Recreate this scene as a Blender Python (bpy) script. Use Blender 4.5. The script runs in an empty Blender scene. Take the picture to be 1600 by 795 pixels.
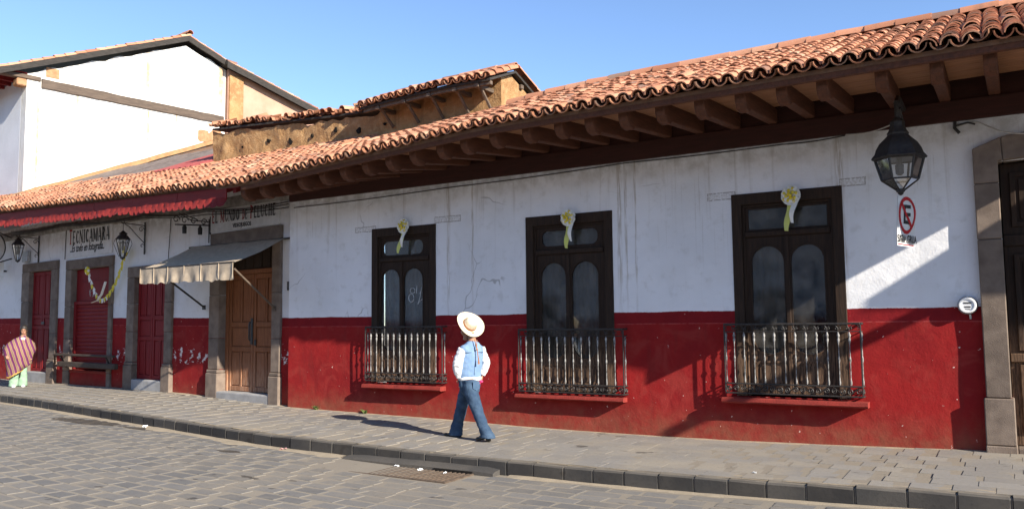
import bpy, bmesh, math, random
from math import sin, cos, pi, radians as R
from mathutils import Vector, Matrix, noise
from mathutils.geometry import tessellate_polygon
random.seed(7)
SC = bpy.context.scene
COL = SC.collection

# ------------------------------------------------------------------ camera
YAW, PITCH, ROLL = 31.02, 4.71, 0.6
cam = bpy.data.cameras.new('camera'); camo = bpy.data.objects.new('camera', cam); COL.objects.link(camo)
cam.sensor_width = 36; cam.lens = 28.8; cam.clip_start = 0.05; cam.clip_end = 2000
yw = R(YAW); pt = R(PITCH); rl = R(ROLL)
fwd = Vector((-sin(yw)*cos(pt), cos(yw)*cos(pt), sin(pt)))
r0 = Vector((cos(yw), sin(yw), 0)); u0 = r0.cross(fwd)
rt = r0*cos(rl) - u0*sin(rl); up = u0*cos(rl) + r0*sin(rl)
mw = Matrix((rt, up, -fwd)).transposed().to_4x4(); mw.translation = (0, -11.81, 1.64)
camo.matrix_world = mw
SC.camera = camo
# ------------------------------------------------------------------ sky, sun, exposure
SUN_AZ, SUN_EL = 107.0, 25.5            # azimuth clockwise from +Y
sd = Vector((sin(R(SUN_AZ))*cos(R(SUN_EL)), cos(R(SUN_AZ))*cos(R(SUN_EL)), sin(R(SUN_EL))))
w = bpy.data.worlds.new('World'); SC.world = w; w.use_nodes = True
wn = w.node_tree
sky = wn.nodes.new('ShaderNodeTexSky'); sky.sky_type = 'NISHITA'; sky.sun_disc = False
sky.sun_elevation = R(SUN_EL); sky.sun_rotation = R(SUN_AZ); sky.altitude = 2100; sky.air_density = 0.85
sky.dust_density = 0.1; sky.ozone_density = 2.5
bg = wn.nodes['Background']; bg.inputs[1].default_value = 0.14
wn.links.new(sky.outputs[0], bg.inputs[0])
sl = bpy.data.lights.new('sun', 'SUN'); sl.energy = 5.0; sl.angle = R(0.5); sl.color = (1.0, 0.92, 0.80)
so = bpy.data.objects.new('sun', sl); COL.objects.link(so)
so.rotation_euler = sd.to_track_quat('Z', 'Y').to_euler(); so.location = sd*60
SC.view_settings.view_transform = 'Standard'; SC.view_settings.look = 'None'
SC.view_settings.exposure = 1.07; SC.view_settings.gamma = 1.0
SC.view_settings.use_curve_mapping = False

# ------------------------------------------------------------------ node helpers
class NT:
    def __init__(s, name, rough=0.85, spec=0.25):
        s.m = bpy.data.materials.new(name); s.m.use_nodes = True; s.t = s.m.node_tree
        s.b = s.t.nodes['Principled BSDF']; s.b.inputs['Roughness'].default_value = rough
        s.b.inputs['Specular IOR Level'].default_value = spec
        s.tc = s.t.nodes.new('ShaderNodeTexCoord'); s.pos = s.tc.outputs['Object']
    def n(s, t, **k):
        x = s.t.nodes.new(t)
        for a, v in k.items(): setattr(x, a, v)
        return x
    def put(s, sock, v):
        if hasattr(v, 'is_output') or isinstance(v, bpy.types.NodeSocket): s.t.links.new(v, sock)
        elif isinstance(v, (tuple, list)) and sock.type == 'RGBA': sock.default_value = (*v[:3], 1)
        else: sock.default_value = v
    def math(s, op, a, b=0.0, c=0.0, clamp=False):
        x = s.n('ShaderNodeMath', operation=op, use_clamp=clamp)
        s.put(x.inputs[0], a); s.put(x.inputs[1], b); s.put(x.inputs[2], c); return x.outputs[0]
    def scl(s, v, sx, sy, sz):
        x = s.n('ShaderNodeMapping'); s.put(x.inputs['Vector'], v); x.inputs['Scale'].default_value = (sx, sy, sz); return x.outputs[0]
    def noise(s, v, scale, detail=5, rough=0.55, dist=0.0):
        x = s.n('ShaderNodeTexNoise'); s.put(x.inputs['Vector'], v); x.inputs['Scale'].default_value = scale
        x.inputs['Detail'].default_value = detail; x.inputs['Roughness'].default_value = rough; x.inputs['Distortion'].default_value = dist
        return x.outputs[0]
    def vor(s, v, scale, feature='F1'):
        x = s.n('ShaderNodeTexVoronoi', feature=feature); s.put(x.inputs['Vector'], v); x.inputs['Scale'].default_value = scale
        return x
    def step(s, v, a, b, lo=0.0, hi=1.0):
        x = s.n('ShaderNodeMapRange', interpolation_type='SMOOTHSTEP'); s.put(x.inputs[0], v)
        for i, q in enumerate((a, b, lo, hi)): s.put(x.inputs[i+1], q)
        return x.outputs[0]
    def mix(s, f, a, b, mode='MIX'):
        x = s.n('ShaderNodeMix', data_type='RGBA', blend_type=mode); s.put(x.inputs[0], f)
        s.put(x.inputs[6], a); s.put(x.inputs[7], b); return x.outputs[2]
    def ramp(s, f, stops):
        x = s.n('ShaderNodeValToRGB'); s.put(x.inputs[0], f); cr = x.color_ramp
        while len(cr.elements) < len(stops): cr.elements.new(0.5)
        for e, (p, c) in zip(cr.elements, stops): e.position = p; e.color = (*c, 1)
        return x.outputs[0]
    def xyz(s, v=None):
        x = s.n('ShaderNodeSeparateXYZ'); s.put(x.inputs[0], v if v is not None else s.pos); return x.outputs
    def rnd(s):
        a = s.n('ShaderNodeObjectInfo').outputs['Random']; b = s.n('ShaderNodeNewGeometry').outputs['Random Per Island']
        return s.math('FRACT', s.math('ADD', a, b))
    def bump(s, h, strength=0.3, dist=0.02):
        x = s.n('ShaderNodeBump'); x.inputs['Strength'].default_value = strength; x.inputs['Distance'].default_value = dist
        s.put(x.inputs['Height'], h); s.put(s.b.inputs['Normal'], x.outputs[0])
    def col(s, c): s.put(s.b.inputs['Base Color'], c)

def simple(name, a, b, scale=6, rough=0.8, spec=0.25, bump=0.25, bscale=45, stretch=(1, 1, 1), rnd=0.0, metal=0.0, dist=0.01):
    t = NT(name, rough, spec); v = t.scl(t.pos, *stretch)
    c = t.mix(t.step(t.noise(v, scale), .3, .7), a, b)
    if rnd:
        k = t.step(t.rnd(), 0, 1, 1-rnd, 1+rnd*.6); x = t.n('ShaderNodeHueSaturation'); t.put(x.inputs['Value'], k); t.put(x.inputs['Color'], c); c = x.outputs[0]
    t.col(c); t.b.inputs['Metallic'].default_value = metal
    if bump: t.bump(t.noise(v, bscale, 6, .6), bump, dist)
    return t.m

def wall_paint(name, slope, white_a, white_b, extra):
    """limewashed wall: red dado below z = 1.77 + slope * -x, white above, stained and chipped"""
    t = NT(name, 0.92, 0.15); x, y, z = t.xyz()
    big = t.noise(t.pos, 0.9, 4); mid = t.noise(t.pos, 5, 6, .6); fine = t.noise(t.pos, 34, 6, .65)
    streak = t.noise(t.scl(t.pos, 6, 6, .22), 1.6, 5, .6)
    thin = t.noise(t.scl(t.pos, 34, 34, .5), 1.0, 3)
    zz = t.math('ADD', z, t.math('MULTIPLY', x, slope))
    wht = t.mix(t.step(big, .38, .66), white_a, white_b)
    wht = t.mix(t.step(mid, .52, .72, 0, .35), wht, (.52, .50, .46))
    high = t.step(zz, 2.0, 4.1, .12, 1.0)
    f = t.math('MULTIPLY', t.step(streak, .54, .76, 0, .42), high)
    wht = t.mix(f, wht, (.36, .32, .27))
    f = t.math('MULTIPLY', t.math('MULTIPLY', t.step(thin, .60, .70, 0, .35), t.step(big, .46, .6)), high)
    wht = t.mix(f, wht, (.30, .24, .18))
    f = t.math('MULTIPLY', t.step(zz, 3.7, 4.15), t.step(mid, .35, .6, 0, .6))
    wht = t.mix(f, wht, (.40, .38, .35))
    dv = t.n('ShaderNodeVectorMath', operation='MULTIPLY_ADD'); nv = t.n('ShaderNodeTexNoise'); t.put(nv.inputs['Vector'], t.pos); nv.inputs['Scale'].default_value = 2.2
    t.put(dv.inputs[0], nv.outputs['Color']); dv.inputs[1].default_value = (.5, .5, .5); t.put(dv.inputs[2], t.pos)
    ed = t.vor(dv.outputs[0], 0.75, 'DISTANCE_TO_EDGE').outputs['Distance']
    crack = t.math('MULTIPLY', t.step(ed, .002, .007, 1, 0), t.step(t.noise(t.pos, .7, 2), .60, .66, 0, .5))
    wht = t.mix(crack, wht, (.20, .18, .16))
    for (cx, cz, hx, hz) in extra:
        dx = t.math('SUBTRACT', t.math('ABSOLUTE', t.math('SUBTRACT', x, t.math('ADD', cx, t.math('MULTIPLY', mid, .03)))), hx)
        dz = t.math('SUBTRACT', t.math('ABSOLUTE', t.math('SUBTRACT', z, t.math('ADD', cz, t.math('MULTIPLY', mid, .03)))), hz)
        d = t.math('MAXIMUM', dx, dz)
        o = t.math('MULTIPLY', t.step(t.math('ABSOLUTE', d), .003, .011, 1, 0), t.step(fine, .36, .5, 0, .75))
        wht = t.mix(o, wht, (.22, .19, .16))
        wht = t.mix(t.math('MULTIPLY', t.step(d, -.01, .0, 1, 0), t.step(fine, .4, .62, 0, .5)), wht, (.40, .36, .31))
    if slope == 0:
        for (cx, hw) in ((-5.13, .035), (-5.02, .02), (-4.86, .015), (-8.42, .03), (-1.86, .05), (-7.9, .02)):
            d = t.math('ABSOLUTE', t.math('SUBTRACT', x, t.math('ADD', cx, t.math('MULTIPLY', t.math('SUBTRACT', mid, .5), .03))))
            o = t.math('MULTIPLY', t.step(d, hw*.5, hw*1.6, 1, 0), t.step(t.noise(t.scl(t.pos, 20, 1, 1.2), 2.2, 4), .38, .6, 0, .6))
            wht = t.mix(t.math('MULTIPLY', o, t.step(zz, 1.8, 2.6, .35, 1)), wht, (.34, .28, .21))
    red = t.mix(t.step(big, .35, .65), (.275, .0145, .0145), (.215, .012, .0135))
    red = t.mix(t.step(mid, .45, .75, 0, .5), red, (.31, .026, .021))
    pat = t.noise(t.pos, 1.7, 6, .62, 1.2)
    red = t.mix(t.step(pat, .50, .68, 0, .55), red, (.30, .040, .032))
    red = t.mix(t.step(t.noise(t.scl(t.pos, 2.2, 2.2, .35), 2.2, 5), .56, .70, 0, .45), red, (.185, .020, .018))
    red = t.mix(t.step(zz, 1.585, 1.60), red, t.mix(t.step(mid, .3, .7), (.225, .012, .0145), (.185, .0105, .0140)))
    line = t.math('MULTIPLY', t.step(t.math('ABSOLUTE', t.math('SUBTRACT', zz, t.math('ADD', 1.593, t.math('MULTIPLY', t.math('SUBTRACT', big, .5), .02)))), .004, .012, 1, 0), t.step(mid, .4, .55, 0, .45))
    red = t.mix(line, red, (.46, .10, .09))
    dirt = t.math('MULTIPLY', t.step(t.math('ADD', z, t.math('MULTIPLY', t.math('SUBTRACT', pat, .5), .5)), -.1, .52, 1, 0), t.step(mid, .3, .65, .3, .9))
    red = t.mix(dirt, red, (.235, .075, .045))
    spot = t.noise(t.pos, 14, 3, .5)
    chips = t.math('MULTIPLY', t.step(spot, .708, .728), t.step(big, .36, .5))
    red = t.mix(chips, red, (.62, .42, .36))
    if slope != 0:
        z2 = t.math('MULTIPLY', t.step(t.math('ABSOLUTE', t.math('SUBTRACT', z, .93)), .02, .42, 1, 0), t.step(mid, .2, .9, .4, 1))
        pe = t.step(t.math('ADD', t.noise(t.pos, 7, 6, .65), t.math('MULTIPLY', z2, .22)), .69, .71)
        pe = t.math('MULTIPLY', pe, t.step(z, .76, .775))
        red = t.mix(pe, red, (.66, .58, .54))
    edge = t.math('ADD', t.math('ADD', 1.77, t.math('MULTIPLY', t.math('SUBTRACT', fine, .5), .016)), t.math('MULTIPLY', t.math('SUBTRACT', t.noise(t.pos, 1.3, 3), .5), .05))
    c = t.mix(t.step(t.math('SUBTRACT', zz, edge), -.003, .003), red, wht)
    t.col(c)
    h = t.math('ADD', t.math('MULTIPLY', t.noise(t.pos, 3.5, 4), 1.0), t.math('MULTIPLY', fine, .22))
    h = t.math('SUBTRACT', h, t.math('MULTIPLY', crack, .2))
    t.bump(h, .5, .03)
    return t.m

def tile_mat(name, ga=.16, k=1.0):
    t = NT(name, .85, .2); r = t.rnd()
    c = t.ramp(r, [(0, (.28, .115, .065)), (.12, (.41, .175, .095)), (.45, (.49, .22, .125)), (.74, (.52, .255, .15)), (.86, (.53, .31, .195)), (.91, (.19, .125, .095)), (1, (.38, .145, .075))])
    n1 = t.noise(t.pos, 9, 6, .65); g = t.n('ShaderNodeNewGeometry').outputs['Position']; n2 = t.noise(g, 1.4, 4)
    c = t.mix(t.step(n1, .5, .75, 0, .55), c, (.30, .16, .10))
    c = t.mix(t.step(n2, .56, .78, 0, ga*2), c, (.16, .12, .09))
    c = t.mix(t.step(t.noise(g, 22, 4), .64, .74, 0, .35), c, (.56, .40, .29))
    c = t.mix(t.step(t.noise(t.scl(g, 3.2, .55, .55), 1.0, 5), .56, .72, 0, .42), c, (.15, .10, .075))
    if k != 1: c = t.mix(1.0, c, (k, k*.97, k*.93), 'MULTIPLY')
    t.col(c); t.bump(t.noise(g, 60, 5), .3, .006); return t.m

def wood_mat(name, a, b, worn=None, wz=(0, 0), rough=.75, stretch=(14, 14, 1.2)):
    t = NT(name, rough, .25); v = t.scl(t.pos, *stretch); g = t.noise(v, 2.4, 8, .65, .6)
    c = t.mix(t.step(g, .3, .7), a, b)
    if worn:
        z = t.xyz()[2]; k = t.math('MULTIPLY', t.step(z, wz[0], wz[1], 1, 0), t.step(t.noise(v, 3.5, 6, .7), .35, .62))
        c = t.mix(k, c, worn)
    t.col(c); t.bump(g, .45, .008); return t.m

def paver_mat(name, a, b, dust, amt, top=0.0):
    t = NT(name, .9, .2); r = t.rnd(); g = t.n('ShaderNodeNewGeometry').outputs['Position']
    c = t.mix(r, a, b)
    n1 = t.noise(g, 1.1, 5, .6); n2 = t.noise(g, 26, 6, .7)
    c = t.mix(t.step(n1, .40, .68, 0, amt), c, dust)
    c = t.mix(t.step(n2, .5, .75, 0, .45), c, tuple(x*.62 for x in a))
    oil = t.math('MULTIPLY', t.step(t.noise(t.scl(g, 1, 1.9, 1), 3.2, 4, .5), .655, .70), t.step(t.noise(g, .45, 2), .44, .56, 0, .7))
    c = t.mix(oil, c, (.035, .030, .026))
    gx, gy, gz = t.xyz(g)
    for (cx, cy, rx, ry) in STAINS:
        dx = t.math('DIVIDE', t.math('SUBTRACT', gx, cx), rx); dy = t.math('DIVIDE', t.math('SUBTRACT', gy, cy), ry)
        d = t.math('ADD', t.math('MULTIPLY', dx, dx), t.math('MULTIPLY', dy, dy))
        d = t.math('ADD', d, t.math('MULTIPLY', t.math('SUBTRACT', t.noise(g, 4.5, 4), .5), 2.4))
        c = t.mix(t.step(d, .7, 1.0, .8, 0), c, (.04, .030, .022))
    if top:
        nz = t.xyz(t.n('ShaderNodeNewGeometry').outputs['Normal'])[2]
        c = t.mix(t.math('MULTIPLY', t.step(nz, .55, .95), t.step(t.noise(g, 7, 5), .25, .6, top*.6, top)), c, dust)
    t.col(c); t.bump(n2, .35, .008); return t.m
STAINS = [(-15.0, -2.52, 1.15, .26), (-13.2, -2.62, .7, .10), (-9.9, -3.5, .3, .08)]

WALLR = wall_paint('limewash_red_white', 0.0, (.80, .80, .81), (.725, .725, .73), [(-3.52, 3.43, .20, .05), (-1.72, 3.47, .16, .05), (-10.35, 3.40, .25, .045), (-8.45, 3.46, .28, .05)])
WALLL = wall_paint('limewash_shop', 0.0107, (.76, .76, .76), (.68, .68, .675), [])
TILE = tile_mat('clay_tile'); TILE_OLD = tile_mat('old_clay_tile', .30); PANTILE = tile_mat('dark_pan_tile', .34, .55)  # pan tiles tinted darker and blotchier than the cover tiles
RAFT = wood_mat('rafter_wood', (.135, .052, .028), (.075, .032, .019), stretch=(10, 1.5, 10))
SOFF = wood_mat('soffit_board', (.44, .22, .115), (.31, .15, .08), stretch=(1.2, 9, 9))
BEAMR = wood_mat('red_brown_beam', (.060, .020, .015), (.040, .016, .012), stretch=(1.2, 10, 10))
REDWOOD = wood_mat('red_painted_wood', (.215, .021, .018), (.15, .016, .014), stretch=(2, 8, 8))
REDDOOR = wood_mat('red_door_paint', (.215, .011, .012), (.165, .009, .010), rough=.7)
DARKW = wood_mat('dark_window_wood', (.040, .022, .013), (.019, .012, .008), (.155, .092, .055), (1.0, 1.65))
BROWNW = wood_mat('brown_door_wood', (.27, .105, .042), (.175, .062, .026), (.42, .24, .15), (.2, 1.15))
GREYW = wood_mat('weathered_timber', (.15, .11, .08), (.085, .062, .046), stretch=(8, 1, 8))
STONE = simple('grey_brown_quarry_stone', (.225, .175, .138), (.15, .115, .092), 5, .9, .2, .5, 90, rnd=.16)
STEP = simple('worn_step_stone', (.36, .355, .35), (.27, .265, .26), 4, .9, .2, .3, 60)
IRON = simple('black_iron', (.018, .017, .017), (.040, .034, .030), 25, .55, .4, .25, 90)
IRONW = simple('worn_painted_iron', (.36, .35, .335), (.045, .040, .036), 17, .6, .4, .3, 80)
RUST = simple('rusty_grate', (.125, .09, .065), (.075, .056, .043), 12, .85, .2, .3, 80)
REDSILL = simple('red_sill_plaster', (.26, .035, .026), (.20, .03, .024), 9, .9, .2, .5, 40)
WHITEP = simple('white_gable_lime', (.84, .82, .77), (.78, .75, .68), 1.1, .92, .15, .3, 12, dist=.02)
def gable_mat():
    t = NT('white_gable_lime', .92, .15); x, y, z = t.xyz(); mid = t.noise(t.pos, 3, 6, .6)
    c = t.mix(t.step(t.noise(t.pos, .8, 3), .35, .65), (.74, .725, .68), (.68, .655, .59))
    for (cy, hw, z0, z1) in ((3.9, .10, 9.5, 11.6), (3.95, .05, 7.5, 9.2), (1.55, .05, 8.4, 9.3), (5.0, .04, 8.2, 9.3), (2.6, .03, 8.7, 9.3), (6.75, .16, 9.5, 11.4), (.35, .05, 5, 9)):
        d = t.math('ABSOLUTE', t.math('SUBTRACT', y, t.math('ADD', cy, t.math('MULTIPLY', t.math('SUBTRACT', mid, .5), .12))))
        f = t.math('MULTIPLY', t.step(d, hw*.3, hw*1.5, 1, 0), t.math('MULTIPLY', t.step(z, z0, z0+.8), t.step(z, z1, z1+.05, 1, 0)))
        c = t.mix(t.math('MULTIPLY', f, t.step(mid, .3, .6, .25, .8)), c, (.34, .21, .085))
    st = t.noise(t.scl(t.pos, 3, 3, .22), 1.6, 5); c = t.mix(t.step(st, .54, .70, 0, .55), c, (.50, .40, .27))
    c = t.mix(t.math('MULTIPLY', t.step(z, 6.2, 4.6), t.step(mid, .4, .65, 0, .4)), c, (.58, .46, .32))
    t.col(c); t.bump(t.math('ADD', mid, t.math('MULTIPLY', t.noise(t.pos, 22, 5), .3)), .5, .03); return t.m
WHITEG = gable_mat()
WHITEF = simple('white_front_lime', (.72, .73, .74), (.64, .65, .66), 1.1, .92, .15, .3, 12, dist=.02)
PINKP = simple('pink_clay_plaster', (.50, .30, .215), (.42, .245, .17), 1.6, .93, .15, .4, 14, dist=.02)
ADOBE_B = simple('bare_brick', (.42, .24, .13), (.32, .17, .09), 8, .95, .1, .6, 30)
BOARD = simple('dark_verge_board', (.052, .045, .040), (.03, .027, .024), 6, .85, .2, .3, 30, stretch=(6, 1, 6))
CORR = simple('grey_sheet', (.21, .165, .14), (.14, .11, .095), 5, .8, .25, .2, 30)
CORR2 = simple('red_sheet', (.42, .10, .085), (.34, .08, .07), 5, .7, .25, .2, 30)
CLAYB = simple('clay_flashing', (.36, .21, .10), (.27, .15, .07), 6, .9, .2, .4, 30)
CLOTHG = simple('awning_canvas', (.50, .405, .295), (.40, .325, .24), 10, .95, .1, .25, 220)
WPAINT = simple('sign_white', (.70, .70, .69), (.60, .60, .59), 5, .8, .2, .2, 30)
BLACKP = simple('black_sign_paint', (.02, .02, .022), (.05, .05, .05), 40, .7, .2, 0)
REDP = simple('red_sign_paint', (.46, .02, .03), (.38, .03, .03), 40, .7, .2, 0)
SILVER = simple('meter_metal', (.50, .50, .50), (.34, .34, .34), 20, .35, .5, .1, 60, metal=.7)
DKGREY = simple('dark_grey', (.05, .05, .055), (.08, .08, .08), 20, .6, .3, 0)
YEL = simple('yellow_crepe', (.76, .55, .04), (.66, .60, .10), 20, .85, .1, .4, 80)
PYEL = simple('pale_yellow_ribbon', (.66, .68, .16), (.58, .60, .20), 12, .7, .2, .2, 60)
WCREPE = simple('white_crepe', (.84, .84, .80), (.76, .76, .70), 20, .85, .1, .4, 80)
PLAST = simple('white_plastic', (.80, .80, .79), (.72, .72, .71), 8, .5, .4, 0)
LEAF = simple('weed_green', (.07, .12, .03), (.13, .15, .05), 20, .8, .2, 0)
CURT = simple('grey_curtain', (.24, .225, .205), (.15, .14, .128), 3, .95, .05, .2, 30, stretch=(3, 3, .6))
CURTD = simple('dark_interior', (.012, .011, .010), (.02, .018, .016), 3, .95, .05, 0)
PAVER = paver_mat('sidewalk_stone', (.205, .190, .172), (.250, .232, .208), (.31, .265, .20), .6)
COBB = paver_mat('road_stone', (.140, .133, .125), (.190, .178, .163), (.27, .23, .175), .5)
DUST = paver_mat('dusty_joint', (.275, .235, .182), (.235, .205, .162), (.22, .19, .155), .5)
KERB = paver_mat('dark_kerb_stone', (.034, .032, .031), (.060, .057, .054), (.22, .19, .15), .15, .75)

def adobe_mat():
    t = NT('mud_brick', .96, .1); big = t.noise(t.pos, .8, 4); mid = t.noise(t.pos, 5, 7, .68); fine = t.noise(t.pos, 28, 5, .7)
    c = t.mix(t.step(big, .36, .64), (.40, .235, .105), (.30, .165, .075))
    c = t.mix(t.step(mid, .42, .7), c, (.46, .29, .145))
    st = t.noise(t.scl(t.pos, 5, 5, .35), 1.6, 5); c = t.mix(t.step(st, .54, .7, 0, .6), c, (.23, .13, .065))
    t.col(c); t.bump(t.math('ADD', mid, t.math('MULTIPLY', fine, .4)), 1.0, .05); return t.m
ADOBE = adobe_mat()

def glass_mat(name, tint, gl):
    m = bpy.data.materials.new(name); m.use_nodes = True; t = m.node_tree; t.nodes.remove(t.nodes['Principled BSDF'])
    tr = t.nodes.new('ShaderNodeBsdfTransparent'); tr.inputs[0].default_value = (*tint, 1)
    g = t.nodes.new('ShaderNodeBsdfGlossy'); g.inputs['Roughness'].default_value = .06; g.inputs[0].default_value = (.9, .92, .95, 1)
    lw = t.nodes.new('ShaderNodeFresnel'); lw.inputs[0].default_value = 1.5
    a = t.nodes.new('ShaderNodeMath'); a.operation = 'ADD'; a.inputs[1].default_value = gl; t.links.new(lw.outputs[0], a.inputs[0])
    tc = t.nodes.new('ShaderNodeTexCoord'); nz = t.nodes.new('ShaderNodeTexNoise'); nz.inputs['Scale'].default_value = 5; nz.inputs['Detail'].default_value = 6
    t.links.new(tc.outputs['Object'], nz.inputs['Vector'])
    df = t.nodes.new('ShaderNodeBsdfDiffuse'); df.inputs[0].default_value = (.32, .295, .26, 1)
    mr = t.nodes.new('ShaderNodeMapRange'); mr.inputs[1].default_value = .35; mr.inputs[2].default_value = .8; mr.inputs[4].default_value = .24
    t.links.new(nz.outputs[0], mr.inputs[0])
    m0 = t.nodes.new('ShaderNodeMixShader'); t.links.new(mr.outputs[0], m0.inputs[0]); t.links.new(tr.outputs[0], m0.inputs[1]); t.links.new(df.outputs[0], m0.inputs[2])
    mx = t.nodes.new('ShaderNodeMixShader'); t.links.new(a.outputs[0], mx.inputs[0]); t.links.new(m0.outputs[0], mx.inputs[1]); t.links.new(g.outputs[0], mx.inputs[2])
    t.links.new(mx.outputs[0], t.nodes['Material Output'].inputs[0]); return m
GLASS = glass_mat('dusty_window_glass', (.82, .82, .80), .0)
LGLASS = glass_mat('lantern_glass', (.92, .94, .95), .04)

# ------------------------------------------------------------------ mesh helpers
def tag(o, label=None, cat=None, group=None, kind=None):
    if label: o['label'] = label
    if cat: o['category'] = cat
    if group: o['group'] = group
    if kind: o['kind'] = kind
    return o
def empty(name, loc, rz=0.0, label=None, cat=None, group=None):
    o = bpy.data.objects.new(name, None); COL.objects.link(o); o.location = loc; o.rotation_euler = (0, 0, rz); o.empty_display_size = .2
    return tag(o, label, cat, group)
def link(name, me, parent=None, loc=(0, 0, 0), rot=(0, 0, 0), scale=None):
    o = bpy.data.objects.new(name, me); COL.objects.link(o); o.location = loc; o.rotation_euler = rot
    if scale: o.scale = scale
    if parent: o.parent = parent
    return o
def finish(me, mat, smooth):
    if isinstance(mat, (list, tuple)):
        for m in mat: me.materials.append(m)
    else: me.materials.append(mat)
    if smooth:
        me.polygons.foreach_set('use_smooth', [True]*len(me.polygons)); me.set_sharp_from_angle(angle=R(smooth if smooth > 1 else 38))
    me.update()
class MB:
    def __init__(s): s.v = []; s.f = []; s.mi = []; s.cur = 0
    def add(s, vs, fs, M=None):
        b = len(s.v); s.v += [tuple(M @ Vector(p)) if M else tuple(p) for p in vs]
        s.f += [tuple(i+b for i in q) for q in fs]; s.mi += [s.cur]*len(fs); return s
    def box(s, x0, x1, y0, y1, z0, z1, M=None):
        return s.add([(x0, y0, z0), (x1, y0, z0), (x1, y1, z0), (x0, y1, z0), (x0, y0, z1), (x1, y0, z1), (x1, y1, z1), (x0, y1, z1)],
                     [(0, 3, 2, 1), (4, 5, 6, 7), (0, 1, 5, 4), (1, 2, 6, 5), (2, 3, 7, 6), (3, 0, 4, 7)], M)
    def tube(s, pts, r, n=6, cap=True, M=None, flat=None):
        pts = [Vector(p) for p in pts]; k = len(pts); rs = r if isinstance(r, (list, tuple)) else [r]*k
        vs = []; up = None
        for i, p in enumerate(pts):
            d = (pts[min(i+1, k-1)] - pts[max(i-1, 0)]).normalized()
            if up is None: up = Vector((0, 0, 1)) if abs(d.z) < .9 else Vector((1, 0, 0))
            a = d.cross(up).normalized() if d.cross(up).length > 1e-4 else d.orthogonal().normalized()
            b = a.cross(d).normalized(); up = b
            for j in range(n):
                t = 2*pi*j/n; ra = rs[i]; rb = ra if flat is None else ra*flat
                vs.append(p + a*(cos(t)*ra) + b*(sin(t)*rb))
        fs = [(i*n+j, i*n+(j+1) % n, (i+1)*n+(j+1) % n, (i+1)*n+j) for i in range(k-1) for j in range(n)]
        if cap: fs += [tuple(reversed(range(n))), tuple((k-1)*n+j for j in range(n))]
        return s.add(vs, fs, M)
    def lathe(s, prof, n=12, o=(0, 0, 0), M=None, cap=True, ph=0.0):
        vs = [(o[0]+r*cos(2*pi*j/n+ph), o[1]+r*sin(2*pi*j/n+ph), o[2]+z) for r, z in prof for j in range(n)]; k = len(prof)
        fs = [(i*n+j, i*n+(j+1) % n, (i+1)*n+(j+1) % n, (i+1)*n+j) for i in range(k-1) for j in range(n)]
        if cap: fs += [tuple(reversed(range(n))), tuple((k-1)*n+j for j in range(n))]
        return s.add(vs, fs, M)
    def loft(s, secs, n=14, M=None):
        """secs: (cx,cy,cz, rx,ry[,yaw]) ellipses, horizontal"""
        vs = []
        for q in secs:
            cx, cy, cz, rx, ry = q[:5]; a = q[5] if len(q) > 5 else 0
            for j in range(n):
                t = 2*pi*j/n; x = rx*cos(t); y = ry*sin(t); vs.append((cx+x*cos(a)-y*sin(a), cy+x*sin(a)+y*cos(a), cz))
        k = len(secs); fs = [(i*n+j, i*n+(j+1) % n, (i+1)*n+(j+1) % n, (i+1)*n+j) for i in range(k-1) for j in range(n)]
        fs += [tuple(reversed(range(n))), tuple((k-1)*n+j for j in range(n))]
        return s.add(vs, fs, M)
    def ball(s, c, rx, ry=None, rz=None, n=10, m=7, M=None):
        ry = ry or rx; rz = rz or rx
        prof = [(max(sin(pi*i/m), .02), -cos(pi*i/m)) for i in range(m+1)]
        T = Matrix.Translation(c) @ Matrix.Diagonal((rx, ry, rz, 1))
        return s.lathe(prof, n, M=(M @ T) if M else T)
    def plate(s, outer, holes, y0, y1, M=None):
        """polygon with holes in the (x,z) plane, extruded from y0 (front) to y1"""
        loops = [outer] + holes; flat = [p for l in loops for p in l]; n = len(flat)
        tris = tessellate_polygon([[Vector((p[0], p[1], 0)) for p in l] for l in loops])
        vs = [(p[0], y0, p[1]) for p in flat] + [(p[0], y1, p[1]) for p in flat]; fs = []
        for a, b, c in tris:
            pa, pb, pc = flat[a], flat[b], flat[c]
            cr = (pb[0]-pa[0])*(pc[1]-pa[1]) - (pb[1]-pa[1])*(pc[0]-pa[0])
            if cr < 0: b, c = c, b
            fs += [(a, b, c), (a+n, c+n, b+n)]
        st = 0
        for li, l in enumerate(loops):
            k = len(l); ar = sum(l[i][0]*l[(i+1) % k][1]-l[(i+1) % k][0]*l[i][1] for i in range(k))
            for i in range(k):
                a, b = st+i, st+(i+1) % k
                q = (a, a+n, b+n, b)
                if (ar > 0) == (li == 0): fs.append(q)
                else: fs.append(tuple(reversed(q)))
            st += k
        return s.add(vs, fs, M)
    def mesh(s, name, mat, smooth=0, bevel=0.0, segs=1):
        me = bpy.data.meshes.new(name); me.from_pydata(s.v, [], s.f)
        if isinstance(mat, (list, tuple)): me.polygons.foreach_set('material_index', s.mi)
        if bevel:
            b = bmesh.new(); b.from_mesh(me); bmesh.ops.remove_doubles(b, verts=b.verts, dist=1e-5)
            es = [e for e in b.edges if len(e.link_faces) == 2 and e.calc_face_angle(0) > R(30)]
            bmesh.ops.bevel(b, geom=es, offset=bevel, segments=segs, affect='EDGES', profile=.6, clamp_overlap=True)
            b.to_mesh(me); b.free()
        finish(me, mat, smooth); return me
    def build(s, name, mat, parent=None, smooth=0, bevel=0.0, kind=None, label=None, loc=(0, 0, 0), rot=(0, 0, 0), segs=1):
        o = link(name, s.mesh(name, mat, smooth, bevel, segs), parent, loc, rot)
        return tag(o, label, None, None, kind)
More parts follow.
